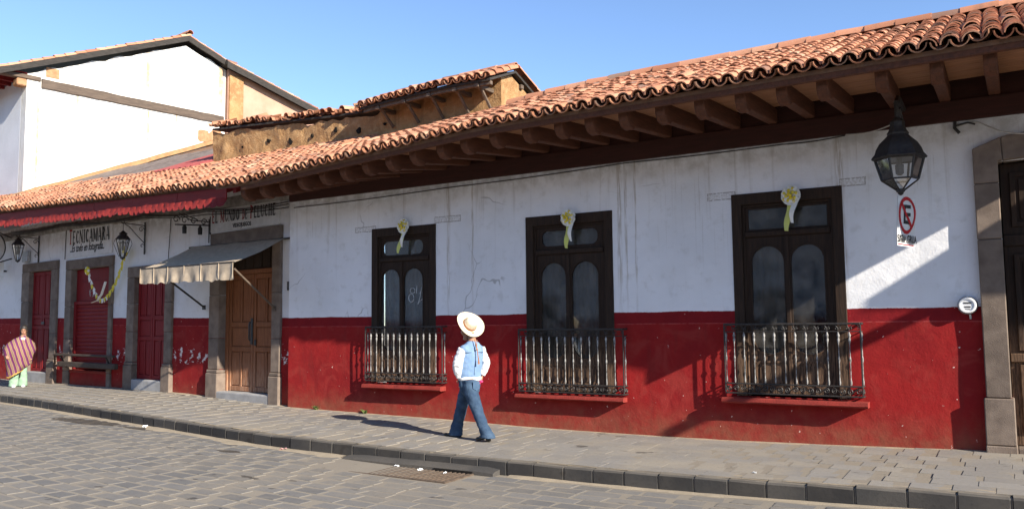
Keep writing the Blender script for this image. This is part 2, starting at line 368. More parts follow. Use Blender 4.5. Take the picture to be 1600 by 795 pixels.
def box(name, mat, parent, x0, x1, y0, y1, z0, z1, bevel=0.006, **k):
    return MB().box(x0, x1, y0, y1, z0, z1).build(name, mat, parent, bevel=bevel, **k)
def soft(mb, name, mat, parent, voxel=.012, smooth=3, wob=0.0, wscale=9.0, decimate=None, label=None):
    """fuse overlapping closed lofts into one continuous surface"""
    me = mb.mesh('tmp', mat); o = bpy.data.objects.new('tmp', me); COL.objects.link(o)
    m = o.modifiers.new('r', 'REMESH'); m.mode = 'VOXEL'; m.voxel_size = voxel
    m = o.modifiers.new('s', 'SMOOTH'); m.iterations = smooth; m.factor = .5
    dg = bpy.context.evaluated_depsgraph_get(); dg.update()
    me2 = bpy.data.meshes.new_from_object(o.evaluated_get(dg)); bpy.data.objects.remove(o); me2.name = name
    if wob:
        nm = [v.normal.copy() for v in me2.vertices]
        for v, q in zip(me2.vertices, nm):
            p = v.co; k = noise.noise(Vector((p.x*wscale, p.y*wscale, p.z*wscale*1.7))) + .5*noise.noise(p*wscale*2.3)
            v.co = p + q*(k*wob)
    if not me2.materials: me2.materials.append(mat)
    me2.polygons.foreach_set('use_smooth', [True]*len(me2.polygons))
    return tag(link(name, me2, parent), label)
def lin(tab, x):
    if x <= tab[0][0]: return tab[0][1]
    for (a, u), (b, v) in zip(tab, tab[1:]):
        if x <= b: return u+(v-u)*(x-a)/(b-a)
    return tab[-1][1]

# ------------------------------------------------------------------ street levels and lines (metres; X along the wall, Y into it)
ZG = [(-40, .08), (-24, .06), (-18, .06), (-16, .035), (-12.3, 0), (-9.9, -.03), (-8.4, -.044), (-7.1, -.077), (-6, -.09), (-3.5, -.085), (-1.6, -.045), (-.35, 0), (12, 0)]
def zg(x): return .25*(lin(ZG, x-.5)+2*lin(ZG, x)+lin(ZG, x+.5))
EXF = [(-30, .14), (-26, .12), (-22, .08), (-19, .075), (-17, .085), (-15, .06), (-13.5, .03), (-12.2, 0), (5, 0)]
def bend(x):
    d = -(x+9.6)
    return 0 if d < -1 else .147*((d+1)**2/4 if d < 1 else d)
KY = -2.93
def ky(x): return KY + bend(x)
def zw(x, y): return zg(x)+lin(EXF, x)*min(1, max(0, (y-ky(x)-.15)/2.7))

# ================================================================== SETTING: ground, road, kerb, sidewalk
def strip(name, mat, xs, ys, zf):
    """sheet over a list of xs and a list of functions y(x)"""
    vs = [(x, y(x), zf(x, i)) for x in xs for i, y in enumerate(ys)]; k = len(ys)
    fs = [(a*k+b, (a+1)*k+b, (a+1)*k+b+1, a*k+b+1) for a in range(len(xs)-1) for b in range(k-1)]
    me = bpy.data.meshes.new(name); me.from_pydata(vs, [], fs); finish(me, mat, 60)
    return tag(link(name, me), kind='structure')
g = MB().box(-700, 700, -700, 700, -1.2, -.9).build('ground', DUST); tag(g, kind='structure')
xs = [-300, -120, -60, -40] + [-30+.5*i for i in range(65)] + [6, 12, 40, 120, 300]
RZ = -.175
road = strip('road', DUST, xs, [lambda x: -200.0, lambda x: -60.0, lambda x: -20.0, lambda x: -8.0, lambda x: -5.0, lambda x: ky(x)+.10], lambda x, i: zg(x)+RZ-.0026)
walk = strip('sidewalk', DUST, xs, [lambda x: ky(x)+.145, lambda x: ky(x)+1.2, lambda x: ky(x)+2.2, lambda x: max(0.0, (-12.34-x)*math.tan(R(5)))+3.5], lambda x, i: zg(x)+(0, .39, .76, 1.0)[i]*lin(EXF, x)-.0022)
kerb = strip('kerb', DUST, xs, [lambda x: ky(x)+.02, lambda x: ky(x)+.145], lambda x, i: zg(x)-.012-.004*(i == 0))
# body of the kerb behind the joints
MBk = MB()
for a, b in zip(xs, xs[1:]):
    if b < -45 or a > 14: continue
    za, zb = zg(a), zg(b)
    MBk.add([(a, ky(a)+.02, za-.3), (b, ky(b)+.02, zb-.3), (b, ky(b)+.02, zb-.016), (a, ky(a)+.02, za-.016)], [(0, 1, 2, 3)])
o = MBk.build('kerb_bed', DUST, kerb)

def slab_mesh(name, mat, L, W, H, ch, seed, wob=.006):
    rr = random.Random(seed); j = lambda: rr.uniform(-wob, wob)
    bt = [(-L/2, -W/2), (L/2, -W/2), (L/2, W/2), (-L/2, W/2)]
    m1 = [(x+j(), y+j()) for x, y in bt]; tp = [(x*(1-2*ch/L), y*(1-2*ch/W)) for x, y in m1]
    vs = [(x, y, -H) for x, y in m1] + [(x, y, -ch*.6) for x, y in m1] + [(x, y, 0) for x, y in tp]
    fs = [(0, 1, 5, 4), (1, 2, 6, 5), (2, 3, 7, 6), (3, 0, 4, 7), (4, 5, 9, 8), (5, 6, 10, 9), (6, 7, 11, 10), (7, 4, 8, 11), (8, 9, 10, 11)]
    me = bpy.data.meshes.new(name); me.from_pydata(vs, [], fs); finish(me, mat, 0); return me
def in_view(x, y, z, m=60):
    d = mw.inverted() @ Vector((x, y, z))
    if d.z > -.5: return None
    u = 800+1280*d.x/-d.z; v = 397.5-1280*d.y/-d.z
    return -d.z if (-m < u < 1600+m and -m < v < 795+m) else None
def lay(parent, one, field, mat, spots, L, W, H, ch, wob):
    """spots: (x,y,z,rz,sx,sy). The 300 that show largest are parts; the rest one joined field"""
    ds = [(in_view(q[0], q[1], q[2]), q) for q in spots]
    vis = sorted([e for e in ds if e[0]], key=lambda e: e[0]); near = vis[:300]; nid = {id(e[1]) for e in near}
    mes = [slab_mesh(one, mat, L, W, H, ch, k, wob) for k in range(5)]
    for k, (_, q) in enumerate(near):
        o = link(one, mes[k % 5], parent, (q[0], q[1], q[2]), (random.gauss(0, .0035), random.gauss(0, .0035), q[3]), (q[4], q[5], 1))
    mb = MB()
    tv = [[tuple(v.co) for v in me.vertices] for me in mes]; tf = [tuple(p.vertices) for p in mes[0].polygons]
    for k, (_, q) in enumerate([e for e in ds if id(e[1]) not in nid]):
        M = Matrix.Translation(q[:3]) @ Matrix.Rotation(q[3], 4, 'Z') @ Matrix.Rotation(random.gauss(0, .003), 4, 'X') @ Matrix.Diagonal((q[4], q[5], 1, 1))
        mb.add(tv[k % 5], tf, M)
    mb.build(field, mat, parent, kind='stuff')
# sidewalk: running bond of stone pavers
sp = []
PL, PW = .42, .30; row = 0; y = .16
while y < 3.0:
    x = -27.0 + (row % 2)*PL*.5 + random.uniform(-.05, .05)
    while x < 2.6:
        l = PL*random.uniform(.86, 1.12); cx = x+l/2; cy = ky(cx)+y+PW/2
        wl = 0.05 if cx > -12.4 else .1+(-12.34-cx)*math.tan(R(5))
        if cy < wl+.1: sp.append((cx, cy, zw(cx, cy)+random.uniform(-.0012, .0012), (bend(cx-.1)-bend(cx+.1))*-5, (l-.008)/PL, (PW-.010)/PW))
        x += l
    y += PW; row += 1
for i, q in enumerate(sp): sp[i] = (q[0], q[1], q[2], math.atan2(bend(q[0]+.1)-bend(q[0]-.1), .2), q[4], q[5])
lay(walk, 'paver', 'paver_field', PAVER, sp, PL, PW, .06, .0018, .005)
# road stones
GR = (-7.72, -5.84, -3.70, -3.02)          # drain grate footprint
sp = []; CL, CW = .45, .235; row = 0; y = -.12
while y > -6.2:
    x = -27.5 + (row % 2)*CL*.5 + random.uniform(-.07, .07)
    while x < 2.5:
        l = CL*random.uniform(.78, 1.2); cx = x+l/2; cy = ky(cx)+y-CW/2; wd = CW*random.uniform(.93, 1.0)
        if not (GR[0]-l/2-.03 < cx < GR[1]+l/2+.03 and GR[2]-CW/2-.02 < cy) or cy < GR[2]-CW/2:
            sp.append((cx, cy, zg(cx)+RZ+random.uniform(-.001, .0012), math.atan2(bend(cx+.1)-bend(cx-.1), .2)+random.gauss(0, .012), (l-.032)/CL, (wd-.046)/CW))
        x += l
    y -= CW; row += 1
lay(road, 'cobble', 'cobble_field', COBB, sp, CL, CW, .06, .0022, .018)
# kerb stones
kms = []
for k in range(5):
    b = MB().box(-.5, .5, 0, .15, -.3, 0); me = b.mesh('kerb_stone', KERB, bevel=.018, segs=1)
    for v in me.vertices: v.co += Vector(noise.noise_vector(v.co*9+Vector((k*7, 0, 0))))*.008
    kms.append(me)
x = -26.0; kk = 0
while x < 2.2:
    l = random.uniform(.36, .44) if x < -2.2 else random.uniform(.42, .50); cx = x+l/2
    inl = -8.1 < cx < -5.6
    o = link('kerb_stone', kms[kk % 5], kerb, (cx, ky(cx), zg(cx)+random.uniform(-.006, .006)), (random.gauss(0, .012), random.gauss(0, .008), math.atan2(bend(cx+.1)-bend(cx-.1), .2)+random.gauss(0, .01)), (l-.014, 1, 1))
    x += l; kk += 1

def drift(name, ya, yb, za, zb, x0, x1, parent, seed):
    mb = MB(); n = int((x1-x0)/.12)
    for i in range(n+1):
        x = x0+(x1-x0)*i/n; k = .5+.9*abs(noise.noise(Vector((x*.9, seed, 0))))+.35*noise.noise(Vector((x*4.5, seed, 0)))
        a, b = ya(x), ya(x)+(yb(x)-ya(x))*k; mb.v += [(x, a, za(x)+.014*k), (x, (a+b)/2, za(x)+.010*k), (x, b, zb(x))]
    mb.f = [(i*3+j, (i+1)*3+j, (i+1)*3+j+1, i*3+j+1) if yb(0) > ya(0) else (i*3+j+1, (i+1)*3+j+1, (i+1)*3+j, i*3+j) for i in range(n) for j in range(2)]; mb.mi = [0]*len(mb.f)
    mb.build(name, DRIFT, parent, 60, kind='stuff')
DRIFT = simple('sandy_dust', (.36, .295, .21), (.29, .24, .175), 5, .95, .1, .5, 60)
wallx = lambda x: .03 if x > -12.34 else .14+(-12.34-x)*math.tan(R(5))
drift('dust_drift', wallx, lambda x: wallx(x)-.17, lambda x: zw(x, wallx(x)), lambda x: zw(x, wallx(x))-.0015, -12.3, 2.5, walk, 1.0)
drift('dust_drift', wallx, lambda x: wallx(x)-.16, lambda x: zw(x, wallx(x)), lambda x: zw(x, wallx(x))-.0015, -24, -12.36, walk, 2.0)
drift('dust_drift', lambda x: ky(x)+.015, lambda x: ky(x)-.26, lambda x: zg(x)+RZ+.004, lambda x: zg(x)+RZ-.0012, -26, -8.1, road, 3.0)
drift('dust_drift', lambda x: ky(x)+.015, lambda x: ky(x)-.17, lambda x: zg(x)+RZ+.004, lambda x: zg(x)+RZ-.0012, -5.4, 2.5, road, 4.0)
drift('dust_drift', lambda x: ky(x)+.10, lambda x: ky(x)+.36, lambda x: zg(x)-.012, lambda x: zg(x)-.0008, -26, 2.5, walk, 5.0)
# drain: grate with bars and the inlet stone against the kerb
dr = empty('drain_grate', (-6.78, -3.36, zg(-6.8)+RZ), label='rusty iron drain grate set in the road below the kerb', cat='drain grate')
MB().box(-.95, .95, -.36, -.335, -.05, .008).box(-.95, .95, .315, .34, -.05, .008).box(-.95, -.92, -.335, .315, -.05, .008).box(.92, .95, -.335, .315, -.05, .008).build('grate_frame', RUST, dr, bevel=.004)
box('pit', DKGREY, dr, -.95, .95, -.36, .34, -.30, -.25, 0)
bm_ = MB().box(-.013, .013, -.335, .315, -.045, .004).mesh('bar', RUST, bevel=.003)
for k in range(27): link('bar', bm_, dr, (-.88+k*.0677, 0, random.uniform(-.003, .002)), (0, 0, random.gauss(0, .006)))
il = empty('drain_inlet', (-6.8, -2.98, zg(-6.8)+RZ), label='long dark stone drain inlet lying along the kerb behind the grate', cat='drain inlet')
m_ = MB(); pr = [(-.12, -.05), (-.12, .035), (-.07, .058), (.045, .075), (.045, -.05)]
N_ = 14
for i in range(N_+1):
    xx = -1.25+2.5*i/N_; e = 1.0 if 0 < i < N_ else .75
    m_.v += [(xx, a+.006*noise.noise(Vector((xx*3, a, 0))), b*e+.008*noise.noise(Vector((xx*4, b*9, 3)))) for a, b in pr]
m_.f = [(i*5+j, (i+1)*5+j, (i+1)*5+(j+1) % 5, i*5+(j+1) % 5) for i in range(N_) for j in range(5)] + [(4, 3, 2, 1, 0), tuple(N_*5+j for j in range(5))]; m_.mi = [0]*len(m_.f)
m_.build('inlet_stone', paver_mat('inlet_stone_dark', (.05, .047, .044), (.085, .078, .07), (.17, .145, .115), .3), il, 35)
box('slot', CURTD, il, .35, .95, -.128, -.115, -.01, .03, 0)
# litter
def scrap(name, x, y, z, s, label, mat=PLAST, seed=1):
    rr = random.Random(seed); b = MB(); n = 4
    vs = [(s*(i/n-.5)*2+rr.uniform(-.2, .2)*s, s*(j/n-.5)*1.3+rr.uniform(-.2, .2)*s, rr.uniform(0.05, .75)*s) for i in range(n+1) for j in range(n+1)]
    fs = [(i*(n+1)+j, (i+1)*(n+1)+j, (i+1)*(n+1)+j+1, i*(n+1)+j+1) for i in range(n) for j in range(n)]
    vs += [(p[0], p[1], p[2]-.006) for p in vs]; k = (n+1)**2
    fs += [tuple(q+k for q in reversed(f)) for f in fs]
    b.add(vs, fs); return tag(b.build(name, mat, None, loc=(x, y, z), rot=(0, 0, seed)), label, 'litter')
scrap('paper_scrap', -13.3, ky(-13.3)-.09, zg(-13.3)+RZ, .055, 'crumpled white paper in the gutter left of the drain', seed=2)
scrap('paper_scrap', -7.05, -3.12, zg(-7)+RZ, .030, 'white paper scrap on the left half of the drain grate', seed=3)
scrap('paper_scrap', -6.62, -3.17, zg(-6.6)+RZ, .035, 'white paper scrap in the middle of the drain grate', seed=4)
scrap('paper_scrap', -6.2, -3.2, zg(-6.2)+RZ, .03, 'white paper scrap on the right half of the drain grate', seed=5)
scrap('paper_scrap', -2.5, -2.45, zg(-2.5), .022, 'tiny white paper scrap on the sidewalk near the kerb at right', seed=6)
scrap('pink_wrapper', -9.3, -2.99, zg(-9.3)+RZ, .045, 'pale pink wrapper at the foot of the kerb', simple('pink_paper', (.7, .42, .42), (.6, .35, .35), 20, .7), 7)

# ================================================================== shared builders for the houses
def wall_sheet(name, mat, parent, x0, x1, z0, z1, holes, depth=.3, step=.14, amp=.007, back=.45, y=0.0, seed=0.0, label=None):
    def cuts(a, b, ed):
        c = sorted({round(q, 4) for q in [a, b]+[e for e in ed if a < e < b]}); out = []
        for p, q in zip(c, c[1:]):
            k = max(1, round((q-p)/step)); out += [p+(q-p)*i/k for i in range(k)]
        return out+[c[-1]]
    X = cuts(x0, x1, [h[0] for h in holes]+[h[1] for h in holes]); Z = cuts(z0, z1, [h[2] for h in holes]+[h[3] for h in holes])
    P = lambda x, z: y+amp*1.6*noise.noise(Vector((x*.55+seed, z*.6, 0)))+amp*noise.noise(Vector((x*1.9, z*2.1, 5+seed)))
    mb = MB(); nz = len(Z); vs = [(x, P(x, z), z) for x in X for z in Z]; fs = []
    ins = lambda x, z: any(h[0] < x < h[1] and h[2] < z < h[3] for h in holes)
    for i in range(len(X)-1):
        for j in range(nz-1):
            if not ins((X[i]+X[i+1])/2, (Z[j]+Z[j+1])/2): fs.append((i*nz+j, (i+1)*nz+j, (i+1)*nz+j+1, i*nz+j+1))
    mb.add(vs, fs)
    for h in holes:
        for (ax, az, bx, bz) in ((h[0], h[2], h[0], h[3]), (h[0], h[3], h[1], h[3]), (h[1], h[3], h[1], h[2]), (h[1], h[2], h[0], h[2])):
            L = [(p, q) for p in X if min(ax, bx)-1e-4 <= p <= max(ax, bx)+1e-4 for q in Z if min(az, bz)-1e-4 <= q <= max(az, bz)+1e-4 and (abs(ax-bx) < 1e-6) == (abs(p-ax) < 1e-3 or abs(ax-bx) > 1e-6) and (abs(az-bz) > 1e-6 or abs(q-az) < 1e-3)]
            L.sort(key=lambda t: (t[0]-ax)**2+(t[1]-az)**2)
            for (p, q), (r, s_) in zip(L, L[1:]):
                mb.add([(p, P(p, q), q), (r, P(r, s_), s_), (r, y+depth, s_), (p, y+depth, q)], [(0, 1, 2, 3)])
    # the ends, the top
    for x, sgn in ((x0, 1), (x1, -1)):
        v = [(x, P(x, z), z) for z in Z]; mb.add(v+[(x, y+back, Z[-1]), (x, y+back, Z[0])], [tuple(range(len(v)+2)) if sgn < 0 else tuple(reversed(range(len(v)+2)))])
    v = [(x, P(x, z1), z1) for x in X]; mb.add(v+[(x1, y+back, z1), (x0, y+back, z1)], [tuple(range(len(v)+2))])
    return mb.build(name, mat, parent, smooth=40, label=label)

def stadium(x0, x1, z0, z1, n=9, r=None, top=True, bot=True):
    r = r or (x1-x0)/2; p = []
    if bot:
        p += [(x1-r+r*cos(a), z0+r+r*sin(a)) for a in [-pi/2+pi/2*i/n for i in range(n+1)]]
    else: p += [(x1, z0)]
    if top: p += [(x1-r+r*cos(a), z1-r+r*sin(a)) for a in [pi/2*i/n for i in range(n+1)]] + [(x0+r+r*cos(a), z1-r+r*sin(a)) for a in [pi/2+pi/2*i/n for i in range(n+1)]]
    else: p += [(x1, z1), (x0, z1)]
    if bot: p += [(x0+r+r*cos(a), z0+r+r*sin(a)) for a in [pi+pi/2*i/n for i in range(n+1)]]
    else: p += [(x0, z0)]
    q = []
    for a in p:
        if not q or (abs(a[0]-q[-1][0])+abs(a[1]-q[-1][1])) > 1e-4: q.append(a)
    if abs(q[0][0]-q[-1][0])+abs(q[0][1]-q[-1][1]) < 1e-4: q.pop()
    return q
def rect(x0, x1, z0, z1): return [(x0, z0), (x1, z0), (x1, z1), (x0, z1)]

TR, TL = .098, .44
def tile_mesh(name, mat, cover=True, seg=7, wob=0):
    vs = []; fs = []; th = .014
    for e, (yy, r) in enumerate(((0, TR), (TL, TR*.84))):
        for rr in (r, r-th):
            for j in range(seg+1):
                a = pi*j/seg; zz = rr*sin(a)
                vs.append((rr*cos(a), yy, zz if cover else (TR-zz)))
    k = seg+1
    for j in range(seg):
        fs += [(j, j+1, 2*k+j+1, 2*k+j), (k+j+1, k+j, 3*k+j, 3*k+j+1), (j+1, j, k+j, k+j+1)]
    if not cover: fs = [tuple(reversed(f)) for f in fs]
    me = bpy.data.meshes.new(name); me.from_pydata(vs, [], fs); finish(me, mat, 50); return me
def roof_tiles(parent, mat, cells, n_parts, to_world=lambda p: p, pmat=None):
    pmat = pmat or PANTILE
    """cells: (x,y,z,theta,yaw,cover). largest in view become parts, the rest one field"""
    cov = tile_mesh('roof_tile', mat, True); pan = tile_mesh('roof_tile', pmat, False)
    ds = [(in_view(*to_world(c[:3])), c) for c in cells]
    vis = sorted([d for d in ds if d[0]], key=lambda d: d[0]+(.6 if not d[1][5] else 0)); near = vis[:n_parts]; nid = {id(d[1]) for d in near}
    def jit():
        if random.random() < .03: return (random.gauss(0, .012), random.gauss(0, .03), random.gauss(.006, .006), random.gauss(0, .03), random.gauss(0, .05), random.gauss(0, .08))
        return (random.gauss(0, .005), random.gauss(0, .012), random.gauss(0, .004), random.gauss(0, .012), random.gauss(0, .016), random.gauss(0, .022))
    for _, c in near:
        q = jit(); link('roof_tile', cov if c[5] else pan, parent, (c[0]+q[0], c[1]+q[1], c[2]+q[2]), (c[3]+q[3], q[4], c[4]+q[5]))
    mb = MB()
    va = [[tuple(v.co) for v in m.vertices] for m in (pan, cov)]; fa = [[tuple(p.vertices) for p in m.polygons] for m in (pan, cov)]
    for _, c in ds:
        if id(c) in nid: continue
        q = jit(); M = Matrix.Translation((c[0]+q[0], c[1]+q[1], c[2]+q[2])) @ Matrix.Rotation(c[4]+q[5], 4, 'Z') @ Matrix.Rotation(q[4], 4, 'Y') @ Matrix.Rotation(c[3]+q[3], 4, 'X')
        mb.cur = 0 if c[5] else 1; mb.add(va[int(c[5])], fa[int(c[5])], M)
    if mb.v: mb.build('roof_tile_field', [mat, pmat], parent, smooth=50, kind='stuff')
def half_round(name, mat, parent, length, r, loc, rot, n=7, taper=.9):
    vs = []; th = .014
    for xx, k in ((-length/2, 1.0), (length/2, taper)):
        for rr in (r*k, r*k-th): vs += [(xx, rr*cos(pi*j/n), rr*sin(pi*j/n)) for j in range(n+1)]
    k = n+1; fs = []
    for j in range(n): fs += [(j, 2*k+j, 2*k+j+1, j+1), (k+j+1, 3*k+j+1, 3*k+j, k+j), (j, j+1, k+j+1, k+j), (2*k+j+1, 2*k+j, 3*k+j, 3*k+j+1)]
    me = bpy.data.meshes.new(name); me.from_pydata(vs, [], fs); finish(me, mat, 50)
    return link(name, me, parent, loc, rot)

def scroll_pts(w_, h_, flip=1):
    p = []
    for i in range(15):
        t = i/14; a = 2.9*pi*(1-t); r = h_*.34*(.18+.82*t); p.append((-w_*.25+r*cos(pi/2+a*1.0), 0, h_*.52+r*sin(pi/2+a)))
    q = [(-x, 0, h_-z) for x, _, z in reversed(p)]
    return [(x*flip, y, z) for x, y, z in p+q]
BAL = {}
def baluster_mesh(h):
    k = round(h, 3)
    if k not in BAL:
        pr = [(.006, 0), (.012, .02), (.013, .05), (.0065, .08), (.007, h*.42), (.012, h*.45), (.015, h*.48), (.012, h*.51), (.007, h*.54), (.0065, h-.16), (.011, h-.14), (.018, h-.10), (.012, h-.08), (.020, h-.045), (.012, h-.02), (.008, h)]
        BAL[k] = MB().lathe(pr, 7).mesh('baluster', IRONW, 60)
    return BAL[k]
def balcony(house, x0, x1, ztop, zmid, zbot, dep, n=12):
    r = .011
    mb = MB()
    for z, rr in ((ztop, .016), (ztop-.105, .008), (zmid, .012), (zbot, .012)):
        mb.box(x0, x1, -dep-rr, -dep+rr, z-rr*.8, z+rr*.8)
        for x in (x0, x1): mb.box(x-rr, x+rr, -dep+rr+.001, .02, z-rr*.8, z+rr*.8)
    for x in (x0, x1): mb.box(x-.009, x+.009, -dep-.009, -dep+.009, zbot+.011, ztop-.014)
    b = mb.build('balcony', IRON, house, bevel=.003)
    h = ztop-.11-zmid-.012; me = baluster_mesh(h)
    for i in range(n):
        x = x0+(x1-x0)*(i+1)/(n+1); link('baluster', me, b, (x, -dep, zmid+.011), (0, 0, random.uniform(0, 3)))
    for x in (x0, x1): link('baluster', me, b, (x, -dep*.45, zmid+.011))
    hs = zmid-zbot-.02; wsc = (x1-x0)/9
    ms = MB().tube(scroll_pts(wsc*.98, hs), .0075, 4).mesh('scroll', IRON, 60); ms2 = MB().tube(scroll_pts(wsc*.98, hs, -1), .0075, 4).mesh('scroll', IRON, 60)
    for i in range(9): link('scroll', ms if i % 2 else ms2, b, (x0+wsc*(i+.5), -dep, zbot+.010))
    for s_ in (x0, x1): link('scroll', MB().tube(scroll_pts(dep*.9, hs), .0075, 4).mesh('scroll', IRON, 60), b, (s_, -dep/2, zbot+.01), (0, 0, pi/2))
    wp = (x1-x0)/(n+1)
    arc = [(wp*.5*cos(pi*t/8)*(1.0), 0, -.012-.078*(1-sin(pi*t/8))) for t in range(9)]
    curl = [(wp*.5-.028*(1-cos(a))*1.0-.0, 0, -.09+.03*sin(a)*0) for a in (0,)]
    ma = MB().tube(arc, .0065, 4)
    for s_ in (-1, 1):
        ma.tube([(s_*(wp*.5-.020+.018*cos(a)*(1-a/9)), 0, -.066+.022*sin(a)*(1-a/9)) for a in [k*.7 for k in range(9)]], .0055, 4)
    mam = ma.mesh('arch_scroll', IRON, 60)
    for i in range(n+1): link('arch_scroll', mam, b, (x0+wp*(i+.5), -dep, ztop))
    return b

def window(house, x0, x1, z0, z1, glass, zg0, zg1, tr, oval=True, curtains=(1, 1), cas=.14, head=.16):
    ix0, ix1, iz1 = x0+cas, x1-cas, z1-head
    c = MB().plate([(x0, z0), (ix0, z0), (ix0, iz1), (ix1, iz1), (ix1, z0), (x1, z0), (x1, z1), (x0, z1)], [], -.014, .20).build('window', DARKW, house, bevel=.008)
    zt = tr[2]-.06 if len(tr) > 2 else zg1+.2
    tb = zg1+.14
    # moulding around the casing's inner edge
    MB().plate([(ix0, z0), (ix0+.035, z0), (ix0+.035, iz1-.035), (ix1-.035, iz1-.035), (ix1-.035, z0), (ix1, z0), (ix1, iz1), (ix0, iz1)], [], .03, .16).build('moulding', DARKW, c, bevel=.006)
    jx0, jx1, jz = ix0+.036, ix1-.036, iz1-.036
    box('transom_bar', DARKW, c, jx0, jx1, .015, .12, tb, tb+.075, .008)
    tx0, tx1, tz0, tz1 = tr
    hole = stadium(tx0, tx1, tz0, tz1, 6, r=(tz1-tz0)*.42) if oval else rect(tx0, tx1, tz0, tz1)
    MB().plate(rect(jx0, jx1, tb+.077, jz), [hole], .06, .11).build('transom_frame', DARKW, c, bevel=.004)
    box('pane', GLASS, c, tx0-.01, tx1+.01, .080, .084, tz0-.01, tz1+.01, 0)
    box('curtain', CURT if oval else CURTD, c, jx0, jx1, .17, .175, tb+.05, jz+.03, 0)
    xm = (glass[1]+glass[2])/2
    for s_, (lx0, lx1, gx0, gx1) in enumerate(((jx0, xm-.004, glass[0], glass[1]), (xm+.004, jx1, glass[2], glass[3]))):
        lf = MB().plate(rect(lx0, lx1, z0+.03, tb-.003), [stadium(gx0, gx1, zg0, zg1)], .055, .105)
        px0, px1, pz0, pz1 = gx0, gx1, z0+.12, zg0-.09
        lf.plate(stadium(px0, px1, pz0, pz1, 5, r=.10), [stadium(px0+.03, px1-.03, pz0+.03, pz1-.03, 5, r=.08)], .040, .0545)
        lf.plate(stadium(px0+.07, px1-.07, pz0+.07, pz1-.07, 4, r=.05), [], .045, .0545)
        lf.plate(stadium(gx0-.022, gx1+.022, zg0-.022, zg1+.022), [stadium(gx0-.004, gx1+.004, zg0-.004, zg1+.004)], .046, .0545)
        lf.build('casement', DARKW, c, bevel=0)
        box('pane', GLASS, c, gx0-.01, gx1+.01, .078, .082, zg0-.01, zg1+.01, 0)
        # hanging curtain with folds
        n = 26; cy = .17
        if curtains[s_]:
            vs = []; 
            for i in range(n+1):
                xx = lx0+(lx1-lx0)*i/n; yy = cy+.012*sin(i*1.7)+.008*sin(i*.9+2)
                vs += [(xx, yy, z0+.3), (xx, yy+.006*sin(i), (z0+tb)/2), (xx, yy, tb)]
            b = MB(); b.add(vs, [(i*3+j, (i+1)*3+j, (i+1)*3+j+1, i*3+j+1) for i in range(n) for j in range(2)])
            o = b.build('curtain', CURT, c, 70)
    box('astragal', DARKW, c, xm-.028, xm+.028, .030, .0545, z0+.03, tb-.004, .006)
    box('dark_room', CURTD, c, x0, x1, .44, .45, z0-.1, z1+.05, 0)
    return c

def letters_mesh(name, text, mat, parent, x, z, size, wscale, y, shear=0.0, align='LEFT', rot=None, bold=0.0, loc=None, color=None):
    cu = bpy.data.curves.new('t', 'FONT'); cu.body = text; cu.size = size; cu.align_x = align; cu.extrude = .0015; cu.offset = bold; cu.shear = shear; cu.resolution_u = 3
    o = bpy.data.objects.new('t', cu); COL.objects.link(o); dg = bpy.context.evaluated_depsgraph_get(); dg.update()
    me = bpy.data.meshes.new_from_object(o.evaluated_get(dg)); bpy.data.objects.remove(o); me.name = name
    me.materials.clear(); me.materials.append(mat)
    return link(name, me, parent, loc or (x, y, z), rot or (pi/2, 0, 0), (wscale, 1, 1))
# hand-lettered condensed roman capitals: strokes as (x0,z0,x1,z1,width); arcs as ('a',cx,cz,rx,rz,from,to)
GL = {
 'T': [(.5, 0, .5, 1, .24), (.04, .96, .96, .96, .09), (.06, .84, .06, .98, .06), (.94, .84, .94, .98, .06), (.3, .02, .7, .02, .05)],
 'E': [(.22, 0, .22, 1, .26), (.1, .965, .9, .965, .08), (.1, .035, .9, .035, .08), (.2, .52, .7, .52, .07), (.88, .82, .88, .99, .06), (.88, .01, .88, .18, .06), (.68, .42, .68, .62, .05)],
 'C': [('a', .55, .5, .45, .5, 40, 320)], 'O': [('a', .5, .5, .46, .5, 0, 360)],
 'N': [(.12, 0, .12, 1, .10), (.88, 0, .88, 1, .10), (.14, .98, .86, .02, .24), (.02, .98, .26, .98, .05), (.74, .98, 1, .98, .05), (0, .02, .26, .02, .05)],
 'I': [(.5, 0, .5, 1, .42), (.1, .98, .9, .98, .05), (.1, .02, .9, .02, .05)],
 'A': [(.08, 0, .48, 1, .09), (.90, 0, .50, 1, .25), (.24, .33, .76, .33, .06), (0, .02, .22, .02, .05), (.72, .02, 1.02, .02, .05)],
 'M': [(.1, 0, .1, 1, .08), (.9, 0, .9, 1, .20), (.12, .98, .5, .1, .20), (.86, .98, .5, .1, .08), (0, .02, .22, .02, .05), (.76, .02, 1.02, .02, .05)],
 'R': [(.22, 0, .22, 1, .26), ('b', .24, .74, .58, .26), (.45, .5, .86, 0, .22), (.04, .02, .42, .02, .05), (.04, .98, .4, .98, .05)],
 'L': [(.26, 0, .26, 1, .28), (.08, .035, .92, .035, .08), (.9, .01, .9, .22, .06), (.08, .98, .46, .98, .05)],
 'U': [(.2, .3, .2, 1, .24), (.84, .3, .84, 1, .09), ('u', .52, .32, .36, .32), (.04, .98, .38, .98, .05), (.72, .98, .98, .98, .05)],
 'D': [(.2, 0, .2, 1, .24), ('b', .2, .5, .72, .5), (.04, .98, .3, .98, .05), (.04, .02, .3, .02, .05)],
 'P': [(.24, 0, .24, 1, .27), ('b', .24, .72, .62, .28), (.04, .02, .46, .02, .05), (.04, .98, .4, .98, .05)],
 'H': [(.2, 0, .2, 1, .24), (.8, 0, .8, 1, .24), (.2, .52, .8, .52, .07), (.04, .98, .38, .98, .05), (.62, .98, .98, .98, .05), (.04, .02, .38, .02, .05), (.62, .02, .98, .02, .05)],
}
